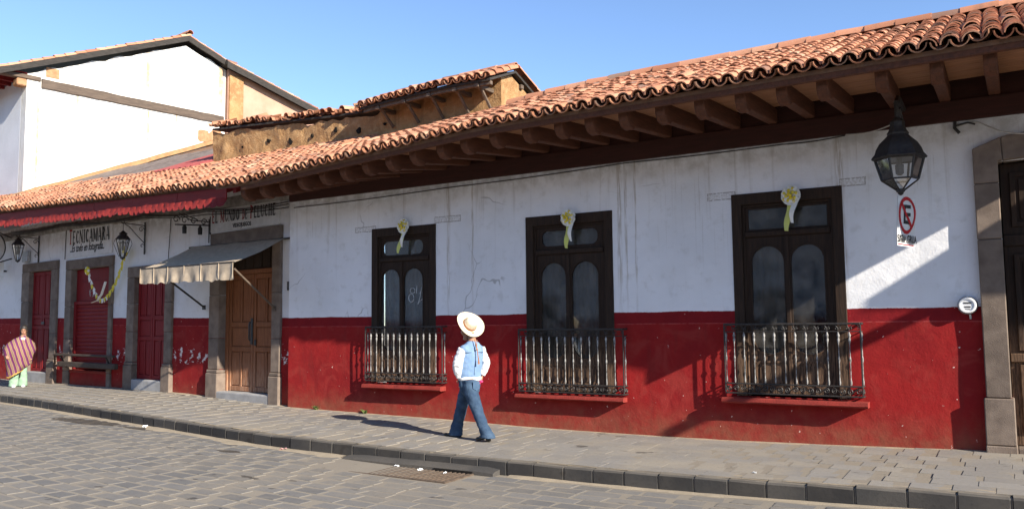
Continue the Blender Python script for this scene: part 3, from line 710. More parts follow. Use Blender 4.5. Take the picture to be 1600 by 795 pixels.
def lettering(name, parent, text, x0, x1, z0, h, y, mats, widths=None, red=(), small=(), slope=0.0):
    """draw text between x0 and x1; letters whose index is in red use the second paint"""
    W = {'I': .55, 'M': 1.25, ' ': .55, 'N': 1.05, 'L': .85, 'E': .85}
    tot = sum((W.get(c, 1.0)*(.8 if i in small else 1)) for i, c in enumerate(text)); u = (x1-x0)/tot
    mbs = [MB(), MB()]; x = x0
    for i, c in enumerate(text):
        k = .8 if i in small else 1.0; wd = W.get(c, 1.0)*u*k; lw = wd*.86; hh = h*(k if i in small else 1.0)*(1.12 if i in red else 1); mb = mbs[1 if i in red else 0]
        zb = z0+slope*(x-x0)
        def quad(a, b, c_, d): mb.add([(x+p[0]*lw, y-.0001*len(mb.f), zb+p[1]*hh) for p in (a, b, c_, d)]+[(x+p[0]*lw, y+.004, zb+p[1]*hh) for p in (a, b, c_, d)], [(0, 1, 2, 3), (3, 2, 1, 0)])
        for s_ in GL.get(c, []):
            if isinstance(s_[0], str):
                if s_[0] == 'a': cx, cz, rx, rz, a0, a1 = s_[1:]
                elif s_[0] == 'b': cx, cz, rx, rz, a0, a1 = *s_[1:], -90, 90
                else: cx, cz, rx, rz, a0, a1 = *s_[1:], 180, 360
                n = 14; thk = .26 if s_[0] != 'u' else .18; thn = .09
                for j in range(n):
                    t0, t1 = R(a0+(a1-a0)*j/n), R(a0+(a1-a0)*(j+1)/n)
                    f = lambda t, o: (cx+(rx-(thk if o else 0))*cos(t), cz+(rz-(thn if o else 0))*sin(t))
                    quad(f(t0, 0), f(t1, 0), f(t1, 1), f(t0, 1))
            else:
                a, b, c2, d, wv = s_
                if abs(d-b) > abs(c2-a)*.4: quad((a-wv/2, b), (a+wv/2, b), (c2+wv/2, d), (c2-wv/2, d))
                else: quad((a, b-wv*.7), (c2, d-wv*.7), (c2, d+wv*.7), (a, b+wv*.7))
        x += wd
    for mb, m in zip(mbs, mats):
        if mb.v: mb.build(name, m, parent)

# ================================================================== RED AND WHITE HOUSE (right)
XE = 2.73                                   # its eave ends here, past the picture's edge
def Ye(x): return -(1.86+.033*(x+7))
def ze(x): return 4.49 if x > -6.5 else 4.49-.30*min(1, (-6.5-x)/5.2)
SLO = math.atan(.388)
def zr(x, y): return ze(x)+.388*(y-Ye(x))
H = empty('red_and_white_house', (0, 0, 0), label='long one-storey house, white above a red dado, three balcony windows under a deep tiled eave', cat='house')
WIN = [dict(x0=-10.18, x1=-8.69, z0=.56, z1=3.41, glass=(-10.0, -9.56, -9.47, -9.03), zg0=1.14, zg1=2.64, tr=(-9.97, -9.03, 2.90, 3.16)),
       dict(x0=-6.83, x1=-5.25, z0=.49, z1=3.38, glass=(-6.58, -6.12, -6.01, -5.54), zg0=1.05, zg1=2.60, tr=(-6.56, -5.54, 2.88, 3.13)),
       dict(x0=-3.36, x1=-1.84, z0=.56, z1=3.45, glass=(-3.11, -2.66, -2.56, -2.12), zg0=1.15, zg1=2.68, tr=(-3.14, -2.06, 2.93, 3.22), oval=False, curtains=(1, 0))]
holes = [(q['x0'], q['x1'], q['z0'], q['z1']) for q in WIN] + [(0.0, 1.5, -.02, 3.57)]
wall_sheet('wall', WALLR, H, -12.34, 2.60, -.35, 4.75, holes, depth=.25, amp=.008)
for q in WIN: window(H, **q)
# spray-painted number on the first window
n84 = MB()
def strokes(mb, pts, r=.011, y=0): mb.tube([(p[0], y, p[1]) for p in pts], r, 5, flat=.25)
gx, gz = -9.30, 1.98
strokes(n84, [(gx+.10*cos(a)*.55+.03, gz+.25+.05*sin(a)) for a in [k*.6 for k in range(11)]], y=.070)
strokes(n84, [(gx+.10*cos(a)*.6, gz+.12+.075*sin(a)) for a in [k*.6 for k in range(11)]], y=.070)
strokes(n84, [(gx+.13, gz+.33), (gx+.12, gz+.20), (gx+.20, gz+.19), (gx+.24, gz+.31), (gx+.20, gz+.12), (gx+.15, gz+.0), (gx+.20, gz+.06), (gx+.30, gz+.11)], y=.070)
strokes(n84, [(gx-.02, gz+.03), (gx+.05, gz+.06)], y=.070)
n84.build('painted_number', WPAINT, H, 50)
SILL = [(-10.27, -8.48, .455, .535), (-6.98, -5.06, .40, .47), (-3.54, -1.61, .47, .545)]
for (a, b, c, d), dep in zip(SILL, (.18, .17, .185)):
    mb = MB(); n = 20
    for i in range(n+1):
        xx = a+(b-a)*i/n; k = lambda s: .007*noise.noise(Vector((xx*7, s*5.3, a)))
        mb.v += [(xx, .02, c), (xx, -dep+.02+k(1), c+k(2)), (xx, -dep+k(3), c+.02+k(4)), (xx, -dep+.01+k(5), d-.01+k(6)), (xx, -dep+.03, d+k(7)), (xx, .02, d)]
    mb.f = [(i*6+j, (i+1)*6+j, (i+1)*6+(j+1) % 6, i*6+(j+1) % 6) for i in range(n) for j in range(6)] + [tuple(reversed(range(6))), tuple(n*6+j for j in range(6))]; mb.mi = [0]*len(mb.f)
    mb.build('sill', REDSILL, H, 40)
balcony(H, -10.21, -8.46, 1.575, .745, .60, .14)
balcony(H, -6.91, -5.05, 1.515, .645, .52, .14)
balcony(H, -3.48, -1.665, 1.575, .745, .612, .15)
# plate beam along the wall head, rafters, soffit, eave board
mb = MB(); n = 24
for i in range(n+1):
    xx = -12.3+14.9*i/n; e = .008*noise.noise(Vector((xx*1.3, 0, 0)))
    mb.v += [(xx, .02, 4.13+.012*(xx+4)/4), (xx, -.07+e, 4.13+.012*(xx+4)/4), (xx, -.07+e, 4.40), (xx, .02, 4.40)]
mb.f = [(i*4+j, (i+1)*4+j, (i+1)*4+(j+1) % 4, i*4+(j+1) % 4) for i in range(n) for j in range(4)]; mb.mi = [0]*len(mb.f)
mb.build('plate_beam', BEAMR, H)
RX = [2.45, 1.9, 1.4, .75, -.01, -.54, -1.12, -1.69, -2.2, -2.70, -3.24, -3.78, -4.27, -4.82, -5.32, -5.84, -6.41, -6.95, -7.45, -7.96, -8.47, -8.96, -9.5, -10.0, -10.5, -11.0, -11.5, -12.0]
for i, x in enumerate(RX):
    yt = Ye(x)+.20; dz = ze(x)-4.49; wd = .066
    # side profile (y, z): cut and stepped tail
    zb_t, zt_t = 4.25+dz, 4.475+dz
    prof = [(.35, 4.42+dz*.3), (-.10, 4.41+dz*.5), (yt+.42, zb_t+.045), (yt+.30, zb_t+.035), (yt+.24, zb_t-.015), (yt+.10, zb_t), (yt+.02, zb_t+.07), (yt, zb_t+.12), (yt, zt_t), (yt+.3, zt_t+.05), (.35, 4.66+dz*.3)]
    mb = MB(); k = len(prof)
    mb.v = [(-wd, p[0], p[1]) for p in prof] + [(wd, p[0], p[1]) for p in prof]
    mb.f = [tuple(range(k)), tuple(reversed(range(k, 2*k)))] + [((j+1) % k, j, k+j, k+(j+1) % k) for j in range(k)]; mb.mi = [0]*len(mb.f)
    mb.build('rafter', RAFT, H, bevel=.012, loc=(x+random.uniform(-.02, .02), 0, random.uniform(-.012, .012)), rot=(0, 0, random.gauss(0, .012)))
def xcurve(name, mat, sec, xa, xb, n, parent, smooth=0, **k):
    """sec(x) -> closed (y,z) section"""
    mb = MB(); m = len(sec(xa))
    for i in range(n+1):
        xx = xa+(xb-xa)*i/n; mb.v += [(xx, p[0], p[1]) for p in sec(xx)]
    mb.f = [(i*m+j, (i+1)*m+j, (i+1)*m+(j+1) % m, i*m+(j+1) % m) for i in range(n) for j in range(m)] + [tuple(reversed(range(m))), tuple(n*m+j for j in range(m))]; mb.mi = [0]*len(mb.f)
    return mb.build(name, mat, parent, smooth, **k)
def brd(y0, y1, off, th): return lambda x: [(Ye(x)+y0, zr(x, Ye(x)+y0)-off-th), (Ye(x)+y1, zr(x, Ye(x)+y1)-off-th), (Ye(x)+y1, zr(x, Ye(x)+y1)-off), (Ye(x)+y0, zr(x, Ye(x)+y0)-off)]
def sof(x, y): return 4.478+(ze(x)-4.49)*(1-.7*(y-Ye(x)-.2)/2)+(y-Ye(x)-.2)*.088
for k in range(9):                                   # soffit boards laid on the rafters' backs
    xcurve('soffit_board', SOFF, lambda x, k=k: [(Ye(x)+.14+k*.19, sof(x, Ye(x)+.14+k*.19)+.002*(k % 2)), (Ye(x)+.325+k*.19, sof(x, Ye(x)+.325+k*.19)+.002*(k % 2)), (Ye(x)+.325+k*.19, sof(x, Ye(x)+.325+k*.19)+.02), (Ye(x)+.14+k*.19, sof(x, Ye(x)+.14+k*.19)+.02)], -12.0, XE-.03, 20, H)
box('eave_shade_strip', BEAMR, H, -12.3, 2.58, -.025, .02, 4.402, 4.95, 0)  # dark strip added over the wall to paint in the under-eave shade
xcurve('eave_board', RAFT, lambda x: [(Ye(x)+.06, ze(x)-.085), (Ye(x)+.13, ze(x)-.085), (Ye(x)+.13, ze(x)+.012), (Ye(x)+.06, ze(x)-.012)], -11.9, XE-.02, 24, H)
roof = xcurve('roof', simple('roof_mortar', (.22, .13, .08), (.15, .09, .06), 8, .95, .1, .4), lambda x: [(Ye(x)+.05, zr(x, Ye(x)+.05)-.042), (1.9, zr(x, 1.9)-.042), (6.5, zr(x, 1.9)-2.1), (6.5, zr(x, 1.9)-2.0), (1.9, zr(x, 1.9)+.04), (Ye(x)+.05, zr(x, Ye(x)+.05)+.012)], -12.6, XE-.03, 26, H)
box('end_wall', WALLR, H, 2.58, 2.62, .46, 6.3, -.35, 4.3, 0)
# gable closing under the roof at the right end
MB().add([(2.6, 0, 4.3), (2.6, 6.3, 4.3), (2.6, 1.9, 6.0), (2.4, 0, 4.3), (2.4, 6.3, 4.3), (2.4, 1.9, 6.0)], [(0, 1, 2), (5, 4, 3)]).build('gable', ADOBE, H)
cells = []
PIT, EXP = .2, .25
cx = XE-.11
while cx > -12.5:
    for cov in (1, 0):
        x = cx - (0 if cov else PIT/2); j = 0
        while True:
            d = j*EXP-.02-(.0 if cov else .015); yy = Ye(x)+d*cos(SLO)
            if yy > 1.9-.25: break
            cells.append((x, yy, zr(x, yy)+(.060 if cov else .012)+.012*noise.noise(Vector((x*.8, yy*.8, 2))), SLO-R(2.2), 0.0, cov)); j += 1
    cx -= PIT
roof_tiles(roof, TILE, cells, 300)
x = XE-.2; k = 0
while x > -8.3:
    half_round('ridge_tile', TILE, roof, .50, .125, (x, 1.9+random.uniform(-.015, .015), zr(x, 1.9)+.10+random.uniform(-.012, .012)), (random.gauss(0, .03), R(-2.5)+random.gauss(0, .012), random.gauss(0, .02))); x -= .44
# right doorway in grey-brown stone
df = empty('x', (0, 0, 0)); bpy.data.objects.remove(df)
fr = MB().box(-.27, .0, -.095, .25, 2.605, 3.30).build('door_frame', STONE, H, bevel=.012)
def stone(x0, x1, y0, y1, z0, z1, p=fr, bv=.012): return box('stone', STONE, p, x0, x1, y0, y1, z0, z1, bv)
stone(-.268, .002, -.097, .25, .655, 2.60); stone(-.295, .03, -.125, .25, .085, .65); stone(-.30, .035, -.13, .25, -.08, .08)
stone(1.5, 1.77, -.095, .25, 2.0, 3.30); stone(1.498, 1.768, -.097, .25, .655, 1.995); stone(1.47, 1.795, -.125, .25, -.08, .65)
for poly in ([(-.27, 3.305), (0, 3.305), (0, 3.575), (.05, 3.575), (.04, 3.865), (-.27, 3.75)], [(.055, 3.575), (.5, 3.60), (.48, 3.92), (.045, 3.867)], [(.505, 3.60), (1.0, 3.60), (1.02, 3.92), (.485, 3.92)], [(1.005, 3.60), (1.45, 3.575), (1.46, 3.867), (1.025, 3.92)], [(1.455, 3.575), (1.5, 3.575), (1.5, 3.305), (1.77, 3.305), (1.77, 3.75), (1.465, 3.865)]):
    MB().plate(poly, [], -.097, .25).build('stone', STONE, fr, bevel=.010)
stone(.036, 1.46, -.10, .30, -.07, .06)
door = MB().box(.01, .745, .17, .22, .065, 3.565).box(.755, 1.49, .17, .22, .065, 3.565).build('door', DARKW, H, bevel=.006)
for lx in (.01, .755):
    box('door_rail', DARKW, door, lx, lx+.735, .135, .168, 2.52, 2.66, .01)
    for (a, b) in ((.22, 1.05), (1.22, 2.42), (2.76, 3.45)):
        MB().plate(rect(lx+.10, lx+.635, a, b), [rect(lx+.16, lx+.575, a+.06, b-.06)], .140, .1695).build('panel_moulding', DARKW, door, bevel=.006)
        box('panel', DARKW, door, lx+.19, lx+.545, .150, .1695, a+.09, b-.09, .012)
box('door_rail', DARKW, door, .01, 1.49, .125, .168, 1.08, 1.19, .012)
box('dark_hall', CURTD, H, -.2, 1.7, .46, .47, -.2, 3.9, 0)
box('paper_notice', PLAST, door, .30, .52, .140, .146, 2.95, 3.35, 0)

# ================================================================== SHOP HOUSE (left), own frame: x along its front, y into it
LA = R(-5); LA8 = R(-8)
S = empty('shop_house', (-12.34, .12, 0), LA, label='low red and white shop house with scalloped red eave valance and three stone-framed doorways', cat='house')
LM = Matrix.Translation((-12.34, .12, 0)) @ Matrix.Rotation(LA, 4, 'Z')
LM8 = Matrix.Translation((-12.34, .12, 0)) @ Matrix.Rotation(LA8, 4, 'Z')
def U5(x): return x/(1.072-.0051*x) if x < 0 else x/1.072
def Z5(x, z): return 1.64+(z-1.64)*(1+.0046*min(x, 0))
def lw8(p): return tuple(LM8 @ Vector(p))
def lp(p): return tuple(LM @ Vector(p))
def lw(p): return tuple(LM @ Vector((U5(p[0]), p[1], Z5(p[0], p[2]))))      # measured front coordinates -> world
def lsize(o, x): o.scale = (U5(x+.5)-U5(x-.5), 1, 1+.0046*x)
def zgl(x): return zg(lw((x, 0, 0))[0])
holes = [(-2.66, -.66, -.1, 3.36), (-6.54, -5.0, -.1, 2.86), (-10.20, -7.92, .46, 3.23), (-13.08, -11.50, -.1, 3.30)]
wall_sheet('wall', WALLL, S, -21.0, -.02, -.3, 4.75, holes, depth=.28, amp=.010, seed=31)
# --- stone door frames, block by block
def frame(xo0, xi0, xi1, xo1, zi, zo, zplinth, prj=.065, cuts=(), mat=STONE):
    base = MB().box(xo0, xo1, -prj, .24, zi+.004, zo).build('door_frame', mat, S, bevel=.012)
    for a, b in ((xo0, xi0+.014), (xi1-.014, xo1)):
        zs = [zplinth+.004]+list(cuts)+[zi]; 
        for c, d in zip(zs, zs[1:]): box('stone', mat, base, a+.002, b-.002, -prj+random.uniform(-.004, .004), .24, c+.004, d-.002, .010)
        if zplinth > .1:
            m = MB().box(a-.035, b+.03, -prj-.04, .24, -.1, zplinth-.075).box(a-.022, b+.018, -prj-.025, .24, zplinth-.073, zplinth); m.build('stone', mat, base, bevel=.016)
    return base
frame(-3.04, -2.66, -.66, -.38, 3.36, 3.69, .66, cuts=(1.35, 2.3))
frame(-6.90, -6.54, -5.0, -4.68, 2.86, 3.13, .74, cuts=(1.5, 2.2))
frame(-13.62, -13.08, -11.50, -11.10, 3.30, 3.56, .72, cuts=(1.45, 2.4))
wf = MB().box(-10.56, -7.74, -.06, .2, 3.234, 3.50).build('window_frame', STONE, S, bevel=.012)
for a, b in ((-10.56, -10.188), (-7.932, -7.74)):
    for c, d in ((.0, .42), (.424, 1.30), (1.304, 2.2), (2.204, 3.23)): box('stone', STONE, wf, a, b, -.06+random.uniform(-.004, .004), .2, c, d-.002, .012)
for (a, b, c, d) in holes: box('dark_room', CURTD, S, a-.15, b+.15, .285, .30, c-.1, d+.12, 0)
# --- steps
for (a, b, h) in ((-2.86, -.70, .19), (-6.50, -5.03, .30), (-13.04, -11.53, .30)):
    box('step', STEP, S, a, b, -.10, .26, -.1, h+zgl((a+b)/2)*.5, .03, segs=2)
# --- doors
def plank_door(x0, x1, z0, z1, mat, y=.14, leaves=2, rails=(.42, .56), name='door'):
    d = MB().box(x0, x1, y+.03, y+.06, z0, z1).build(name, mat, S); wl = (x1-x0)/leaves
    for l in range(leaves):
        a, b = x0+l*wl+.008, x0+(l+1)*wl-.008; st = .085
        for (p, q) in ((a, a+st), (b-st, b)): box('stile', mat, d, p, q, y, y+.029, z0, z1, .006)
        zr_ = [z0, z0+(z1-z0)*rails[0], z0+(z1-z0)*rails[1], z1]
        for zc in (z0+.06, zr_[1], zr_[2], z1-.055): box('rail', mat, d, a+st+.001, b-st-.001, y+.002, y+.029, zc-.05, zc+.05, .006)
        # lower and upper long panels in pairs, one wide panel between
        for (pa, pb, k) in ((z0+.11, zr_[1]-.05, 2), (zr_[1]+.05, zr_[2]-.05, 1), (zr_[2]+.05, z1-.105, 2)):
            wp = (b-a-2*st)/k
            for j in range(k):
                e0, e1 = a+st+j*wp, a+st+(j+1)*wp
                if k == 2 and j == 0: box('muntin', mat, d, e1-.035, e1+.035, y+.004, y+.029, pa+.001, pb-.001, .005)
                m0 = e0+(.038 if j else .006); m1 = e1-(.006 if j or k == 1 else .038)
                box('panel', mat, d, m0+.02, m1-.02, y+.012, y+.029, pa+.02, pb-.02, .010)
    return d
d4 = plank_door(-2.55, -.68, .20, 2.74, BROWNW, .15, 2, (.36, .57))
MB().box(-2.655, -2.555, .12, .20, .19, 3.35).box(-2.554, -.665, .12, .20, 2.745, 2.84).build('jamb', BROWNW, d4, bevel=.008)
box('transom_panel', DARKW, d4, -2.554, -.665, .16, .20, 2.845, 3.355, .006)
for k in range(6): box('transom_board', DARKW, d4, -2.54+k*.31, -2.54+k*.31+.285, .145, .159, 2.87, 3.33, .008)
MB().tube([(-1.66, .10, 1.30), (-1.66, .075, 1.34), (-1.66, .075, 1.66), (-1.66, .10, 1.70)], .018, 6).box(-1.70, -1.62, .135, .149, 1.22, 1.78).build('handle', IRON, d4, 50)
box('lock', IRON, d4, -1.56, -1.49, .125, .149, 1.20, 1.32, .008)
d3 = plank_door(-6.522, -5.02, .32, 2.85, REDDOOR, .05, 2, (.40, .60))
d1 = plank_door(-13.062, -11.52, .32, 3.29, REDDOOR, .05, 2, (.44, .55))
box('letter_slot', IRON, d1, -12.35, -12.15, .035, .049, 1.72, 1.80, .004)
# --- shop window: solid red panel above a roller shutter
sh = MB().box(-10.19, -7.93, .10, .14, 2.34, 3.225).build('window', REDDOOR, S, bevel=.006)
MB().box(-10.19, -10.08, .04, .139, .47, 2.335).box(-8.04, -7.93, .04, .139, .47, 2.335).box(-10.079, -8.041, .04, .12, 2.25, 2.335).build('shutter_frame', REDDOOR, sh, bevel=.008)
box('panel_moulding', REDDOOR, sh, -10.12, -8.0, .085, .099, 2.86, 2.90, .005)
slm = MB(); 
slm.add([(x, .115-.028*sin(pi*t/4), .105*t/4) for x in (-1.016, 1.016) for t in range(5)], [(t, 5+t, 6+t, 1+t) for t in range(4)])
slm = slm.mesh('slat', REDDOOR, 70)
for k in range(17): link('slat', slm, sh, (-9.06, 0, .48+k*.1045))
MB().tube([(-9.32, .093, 2.52+.0), (-9.36, .093, 2.60), (-9.30, .093, 2.66), (-9.27, .093, 2.60), (-9.36, .093, 2.52), (-9.31, .093, 2.46), (-9.27, .093, 2.52)], .013, 5, flat=.2).tube([(-9.20, .093, 2.60), (-9.12, .093, 2.64), (-9.15, .093, 2.46)], .013, 5, flat=.2).tube([(-9.22, .093, 2.45), (-9.04, .093, 2.47)], .012, 5, flat=.2).build('painted_number', WPAINT, sh, 50)
box('sill', REDSILL, S, -10.25, -7.90, -.03, .19, .38, .458, .012)
# rails across the shop window
DRAIL = wood_mat('dark_rail_wood', (.075, .055, .042), (.045, .034, .027), stretch=(1.5, 8, 8))
rl_ = MB().box(-10.70, -7.14, -.26, -.19, .845, .905).build('rail', DRAIL, S, bevel=.012)
box('rail', DRAIL, S, -10.42, -7.06, -.26, -.15, .55, .69, .015)
for x in (-10.3, -7.6):
    MB().box(x-.03, x+.03, -.188, -.062, .85, .90).build('bracket', IRON, rl_)
    MB().tube([(x, -.23, .86), (x, -.06, .52)], .022, 5).build('brace', IRON, rl_, 50)
MB().tube([(-10.68, -.22, .85), (-11.0, -.08, .60)], .025, 5).build('brace', DRAIL, rl_, 50)
# wall pilaster strips between the doors, plaster ledge of rubble under the eave
xc = MB(); n = 60
for i in range(n+1):
    xx = -20.9+20.85*i/n; zt = 4.18-.0165*xx*1.0 if xx > -10.7 else 4.36-.004*(xx+10.7)
    k = lambda s: .022*noise.noise(Vector((xx*2.6, s*3.1, 9)))
    xc.v += [(xx, .02, zt+k(1)), (xx, -.05+k(2), zt+.03+k(3)), (xx, -.07+k(4), zt+.14+k(5)), (xx, .02, zt+.3)]
xc.f = [(i*4+j, (i+1)*4+j, (i+1)*4+(j+1) % 4, i*4+(j+1) % 4) for i in range(n) for j in range(4)]; xc.mi = [0]*len(xc.f)
xc.build('rubble_ledge', simple('rubble_plaster', (.34, .32, .29), (.19, .17, .15), 7, .95, .1, .8, 22, dist=.03), S, 40)
# measured coordinates -> the front's true plane
done = set()
for o in S.children_recursive:
    if tuple(o.location) == (0, 0, 0):
        if o.data.name in done: continue
        done.add(o.data.name)
        for v in o.data.vertices: v.co = (U5(v.co.x), v.co.y, Z5(v.co.x, v.co.z))
    else:
        x = o.location.x; o.scale.x = U5(x+.5)-U5(x-.5); o.location = (U5(x), o.location.y, Z5(x, o.location.z))
# --- eave: lip line rises gently to the left
EV = -1.35
def zl(x): return 4.33-.035*x
def rz(x, v): return zl(x)+.42*(v-EV)
SLL = math.atan(.42)
def lcurve(name, mat, sec, xa, xb, n, smooth=0, parent=S, **k): return xcurve(name, mat, sec, xa, xb, n, parent, smooth, **k)
lroof = lcurve('roof', bpy.data.materials['roof_mortar'], lambda x: [(EV+.05, rz(x, EV+.05)-.05), (8.0, rz(x, 8.0)-.05), (8.0, rz(x, 8)), (EV+.05, rz(x, EV+.05)+.005)], -20.9, .35, 12)
lcurve('roof_board', REDWOOD, lambda x: [(EV+.05, rz(x, EV+.05)-.09), (.3, rz(x, .3)-.09), (.3, rz(x, .3)-.055), (EV+.05, rz(x, EV+.05)-.055)], -20.9, -.05, 12)
x = -.25
while x > -20.5:                             # red painted rafters
    zt = rz(x, EV+.1)-.095
    MB().add([(x+a, v, z) for a in (-.05, .05) for v, z in ((EV+.10, zt-.10), (.1, rz(x, .1)-.22), (.1, rz(x, .1)-.095), (EV+.10, zt))], [(0, 1, 2, 3), (7, 6, 5, 4), (1, 0, 4, 5), (2, 1, 5, 6), (3, 2, 6, 7), (0, 3, 7, 4)]).build('rafter', REDWOOD, S)
    x -= .42
# valance: plain red board with a scalloped lower edge
sc_w = .215; xa = -20.6; npan = 12
edges = [xa+i*(20.2/npan) for i in range(npan+1)]
for p, q in zip(edges, edges[1:]):
    MB().plate([(p+.004, rz(p, EV)-.25), (q-.004, rz(q, EV)-.25), (q-.004, rz(q, EV)-.05), (p+.004, rz(p, EV)-.05)], [], EV+.02+random.uniform(-.004, .004), EV+.045).build('valance_board', REDWOOD, S)
def scallop_mesh(seed):
    rr = random.Random(seed); mb = MB(); n, m = 6, 4; W2 = sc_w*.5
    for i in range(n+1):
        a = -1+2*i/n
        for j in range(m+1):
            t_ = j/m; ln = .10+.085*math.sqrt(max(0, 1-a*a)); mb.v.append((a*W2, -.030*(1-a*a)-.055*t_*t_+rr.uniform(-.006, .006), -ln*t_))
    mb.f = [(i*(m+1)+j, i*(m+1)+j+1, (i+1)*(m+1)+j+1, (i+1)*(m+1)+j) for i in range(n) for j in range(m)]; mb.mi = [0]*len(mb.f)
    return mb.mesh('scallop', REDWOOD, 60)
scm = [scallop_mesh(k) for k in range(4)]; x = -.52; k = 0
while x > xa:
    link('scallop', scm[k % 4], S, (x, EV+.018, rz(x, EV)-.245+random.uniform(-.01, .01)), (random.gauss(-.05, .10), random.gauss(0, .05), random.gauss(.12, .10))); x -= sc_w*.99; k += 1
cells = []; x = .35
while x > -20.7:
    for cov in (1, 0):
        xx = x-(0 if cov else PIT/2); j = 0
        while True:
            d = j*EXP-.06-(.0 if cov else .015); v = EV+d*cos(SLL)
            if v > (1.3 if xx < -4.2 else 3.0): break
            cells.append((xx, v, rz(xx, v)+(.058 if cov else .010)+.012*noise.noise(Vector((xx*.8, v*.8, 7))), SLL-R(2.2), 0.0, cov)); j += 1
    x -= PIT
roof_tiles(lroof, TILE_OLD, cells, 0, lp)
# sheets patched onto the roof beside the white gable
def sheet(x0, x1, v0, v1, mat, ph=0, rl=.10):
    mb = MB(); n = 26; m = 6
    mb.add([(x0+(x1-x0)*i/n, v0+(v1-v0)*j/m, rz(x0+(x1-x0)*i/n, v0+(v1-v0)*j/m)+rl+.022*sin(i*1.9+ph)+.02*noise.noise(Vector((i*.3, j*.6, ph)))) for i in range(n+1) for j in range(m+1)],
           [(i*(m+1)+j, (i+1)*(m+1)+j, (i+1)*(m+1)+j+1, i*(m+1)+j+1) for i in range(n) for j in range(m)]); mb.build('roof_sheet', mat, lroof, 60)
sheet(-6.9, -5.0, .9, 4.6, CORR2, 0, .16); sheet(-9.6, -7.3, .5, 4.8, CORR, 1, .13); sheet(-11.4, -9.5, .3, 4.4, CORR, 2, .12); sheet(-13.4, -11.3, .2, 3.6, CORR, 3, .10); sheet(-5.6, -4.3, 1.9, 4.6, CORR2, 5, .12)

# ================================================================== WHITE TWO-STOREY HOUSE behind the shop
GX = -14.0
T = empty('white_gabled_house', lw8((GX, 0, 0)), LA8, label='tall white gabled house with a dark timber beam across its sunlit side wall', cat='house')
def toT(x): return x-GX
def gp(v0, prof, x0, x1, mat, name, par=T):
    return None
prof = [(.0, 3.5), (6.95, 3.5), (6.95, 11.35), (5.3, 11.98), (.02, 9.72)]
mb = MB(); n = 24
# side wall with an uneven top edge
top = []
for i in range(47):
    v = 6.95*i/46; zt = 9.70+(11.98-9.70)*v/5.3 if v < 5.3 else 11.98-(v-5.3)*.33
    top.append((v, zt-.05+.09*noise.noise(Vector((v*2.3, 0, 4)))-.03*abs(noise.noise(Vector((v*7, 0, 4))))))
poly = [(0, 3.5), (6.95, 3.5)]+list(reversed(top))
M90 = Matrix(((0, -1, 0, 0), (1, 0, 0, 0), (0, 0, 1, 0), (0, 0, 0, 1)))      # plate's x -> y, plate's y -> -x
MB().plate(poly, [], .0, .4, M90).build('wall', WHITEG, T)
box('front_wall', WHITEF, T, -7.5, -.42, .0, .35, 3.5, 9.55, 0, label='shaded white front wall')
# ochre run marks and timber beam
mb = MB(); n = 26
for i in range(n+1):
    v = .42+6.45*i/n; k = lambda s: .02*noise.noise(Vector((v*2.2, s*4.2, 1)))
    mb.v += [(.002, v, 9.27+k(1)), (.075, v, 9.27+k(2)), (.075, v, 9.55+k(3)), (.002, v, 9.55+k(4))]
mb.f = [(i*4+j, i*4+(j+1) % 4, (i+1)*4+(j+1) % 4, (i+1)*4+j) for i in range(n) for j in range(4)] + [(0, 1, 2, 3), tuple(n*4+3-j for j in range(4))]; mb.mi = [0]*len(mb.f)
mb.build('beam', wood_mat('old_beam', (.125, .092, .068), (.075, .055, .042), stretch=(8, 1, 8)), T)
box('brick_patch', ADOBE_B, T, .001, .012, .55, .95, 9.66, 9.98, 0)
for (a, b, c, d) in ((6.2, 6.93, 7.2, 8.95), (5.85, 6.3, 8.45, 8.9)):
    pts = []; kk = 18
    for i in range(kk):
        t = 2*pi*i/kk; sq = lambda u: math.copysign(abs(u)**.5, u)
        pts.append(((a+b)/2+(b-a)/2*sq(cos(t))*(1+.25*noise.noise(Vector((i*.9, a, 2)))), (c+d)/2+(d-c)/2*sq(sin(t))*(1+.2*noise.noise(Vector((i*.7, a, 5))))))
    MB().plate(pts, [], -.010-.002*a, .0, M90).build('brick_patch', ADOBE_B, T)
# roof: verge boards, tiles along the verge
def troof(v): return (9.98+.43*v) if v < 5.3 else (9.98+.43*5.3-.36*(v-5.3))
def verge(v0, v1, name, mat, zo, th, x0, x1, n=10, par=T, f=troof):
    mb = MB()
    for i in range(n+1):
        v = v0+(v1-v0)*i/n; z = f(v)+zo+.012*noise.noise(Vector((v*1.5, 3, 3)))
        mb.v += [(x0, v, z-th), (x1, v, z-th), (x1, v, z), (x0, v, z)]
    mb.f = [(i*4+j, i*4+(j+1) % 4, (i+1)*4+(j+1) % 4, (i+1)*4+j) for i in range(n) for j in range(4)] + [(0, 1, 2, 3), tuple(n*4+3-j for j in range(4))]; mb.mi = [0]*len(mb.f)
    return mb.build(name, mat, par)
tr_ = verge(-1.3, 5.3, 'roof', BOARD, -.02, .10, -8.0, .22); verge(5.301, 7.2, 'roof', BOARD, -.02, .10, -8.0, .22)
verge(-1.3, 5.3, 'verge_board', BOARD, -.01, .20, .221, .26); verge(5.301, 7.2, 'verge_board', BOARD, -.01, .22, .221, .26)
v = -1.25
while v < 7.1:
    sgn = 1 if v < 5.2 else -1; a = math.atan(.43 if sgn > 0 else -.36)
    for c in range(3):
        me = tile_mesh('roof_tile', TILE_OLD, True, 5) if 'ot' not in globals() else ot
        ot = me
        if sgn > 0: link('roof_tile', ot, tr_, (.13-c*.2, v, troof(v)+.0+random.uniform(-.01, .012)), (a-R(2), random.gauss(0, .03), random.gauss(0, .03)))
        else: link('roof_tile', ot, tr_, (.13-c*.2, v+.3, troof(v+.3)+.0), (-a-R(2), 0, pi+random.gauss(0, .03)))
    v += .33
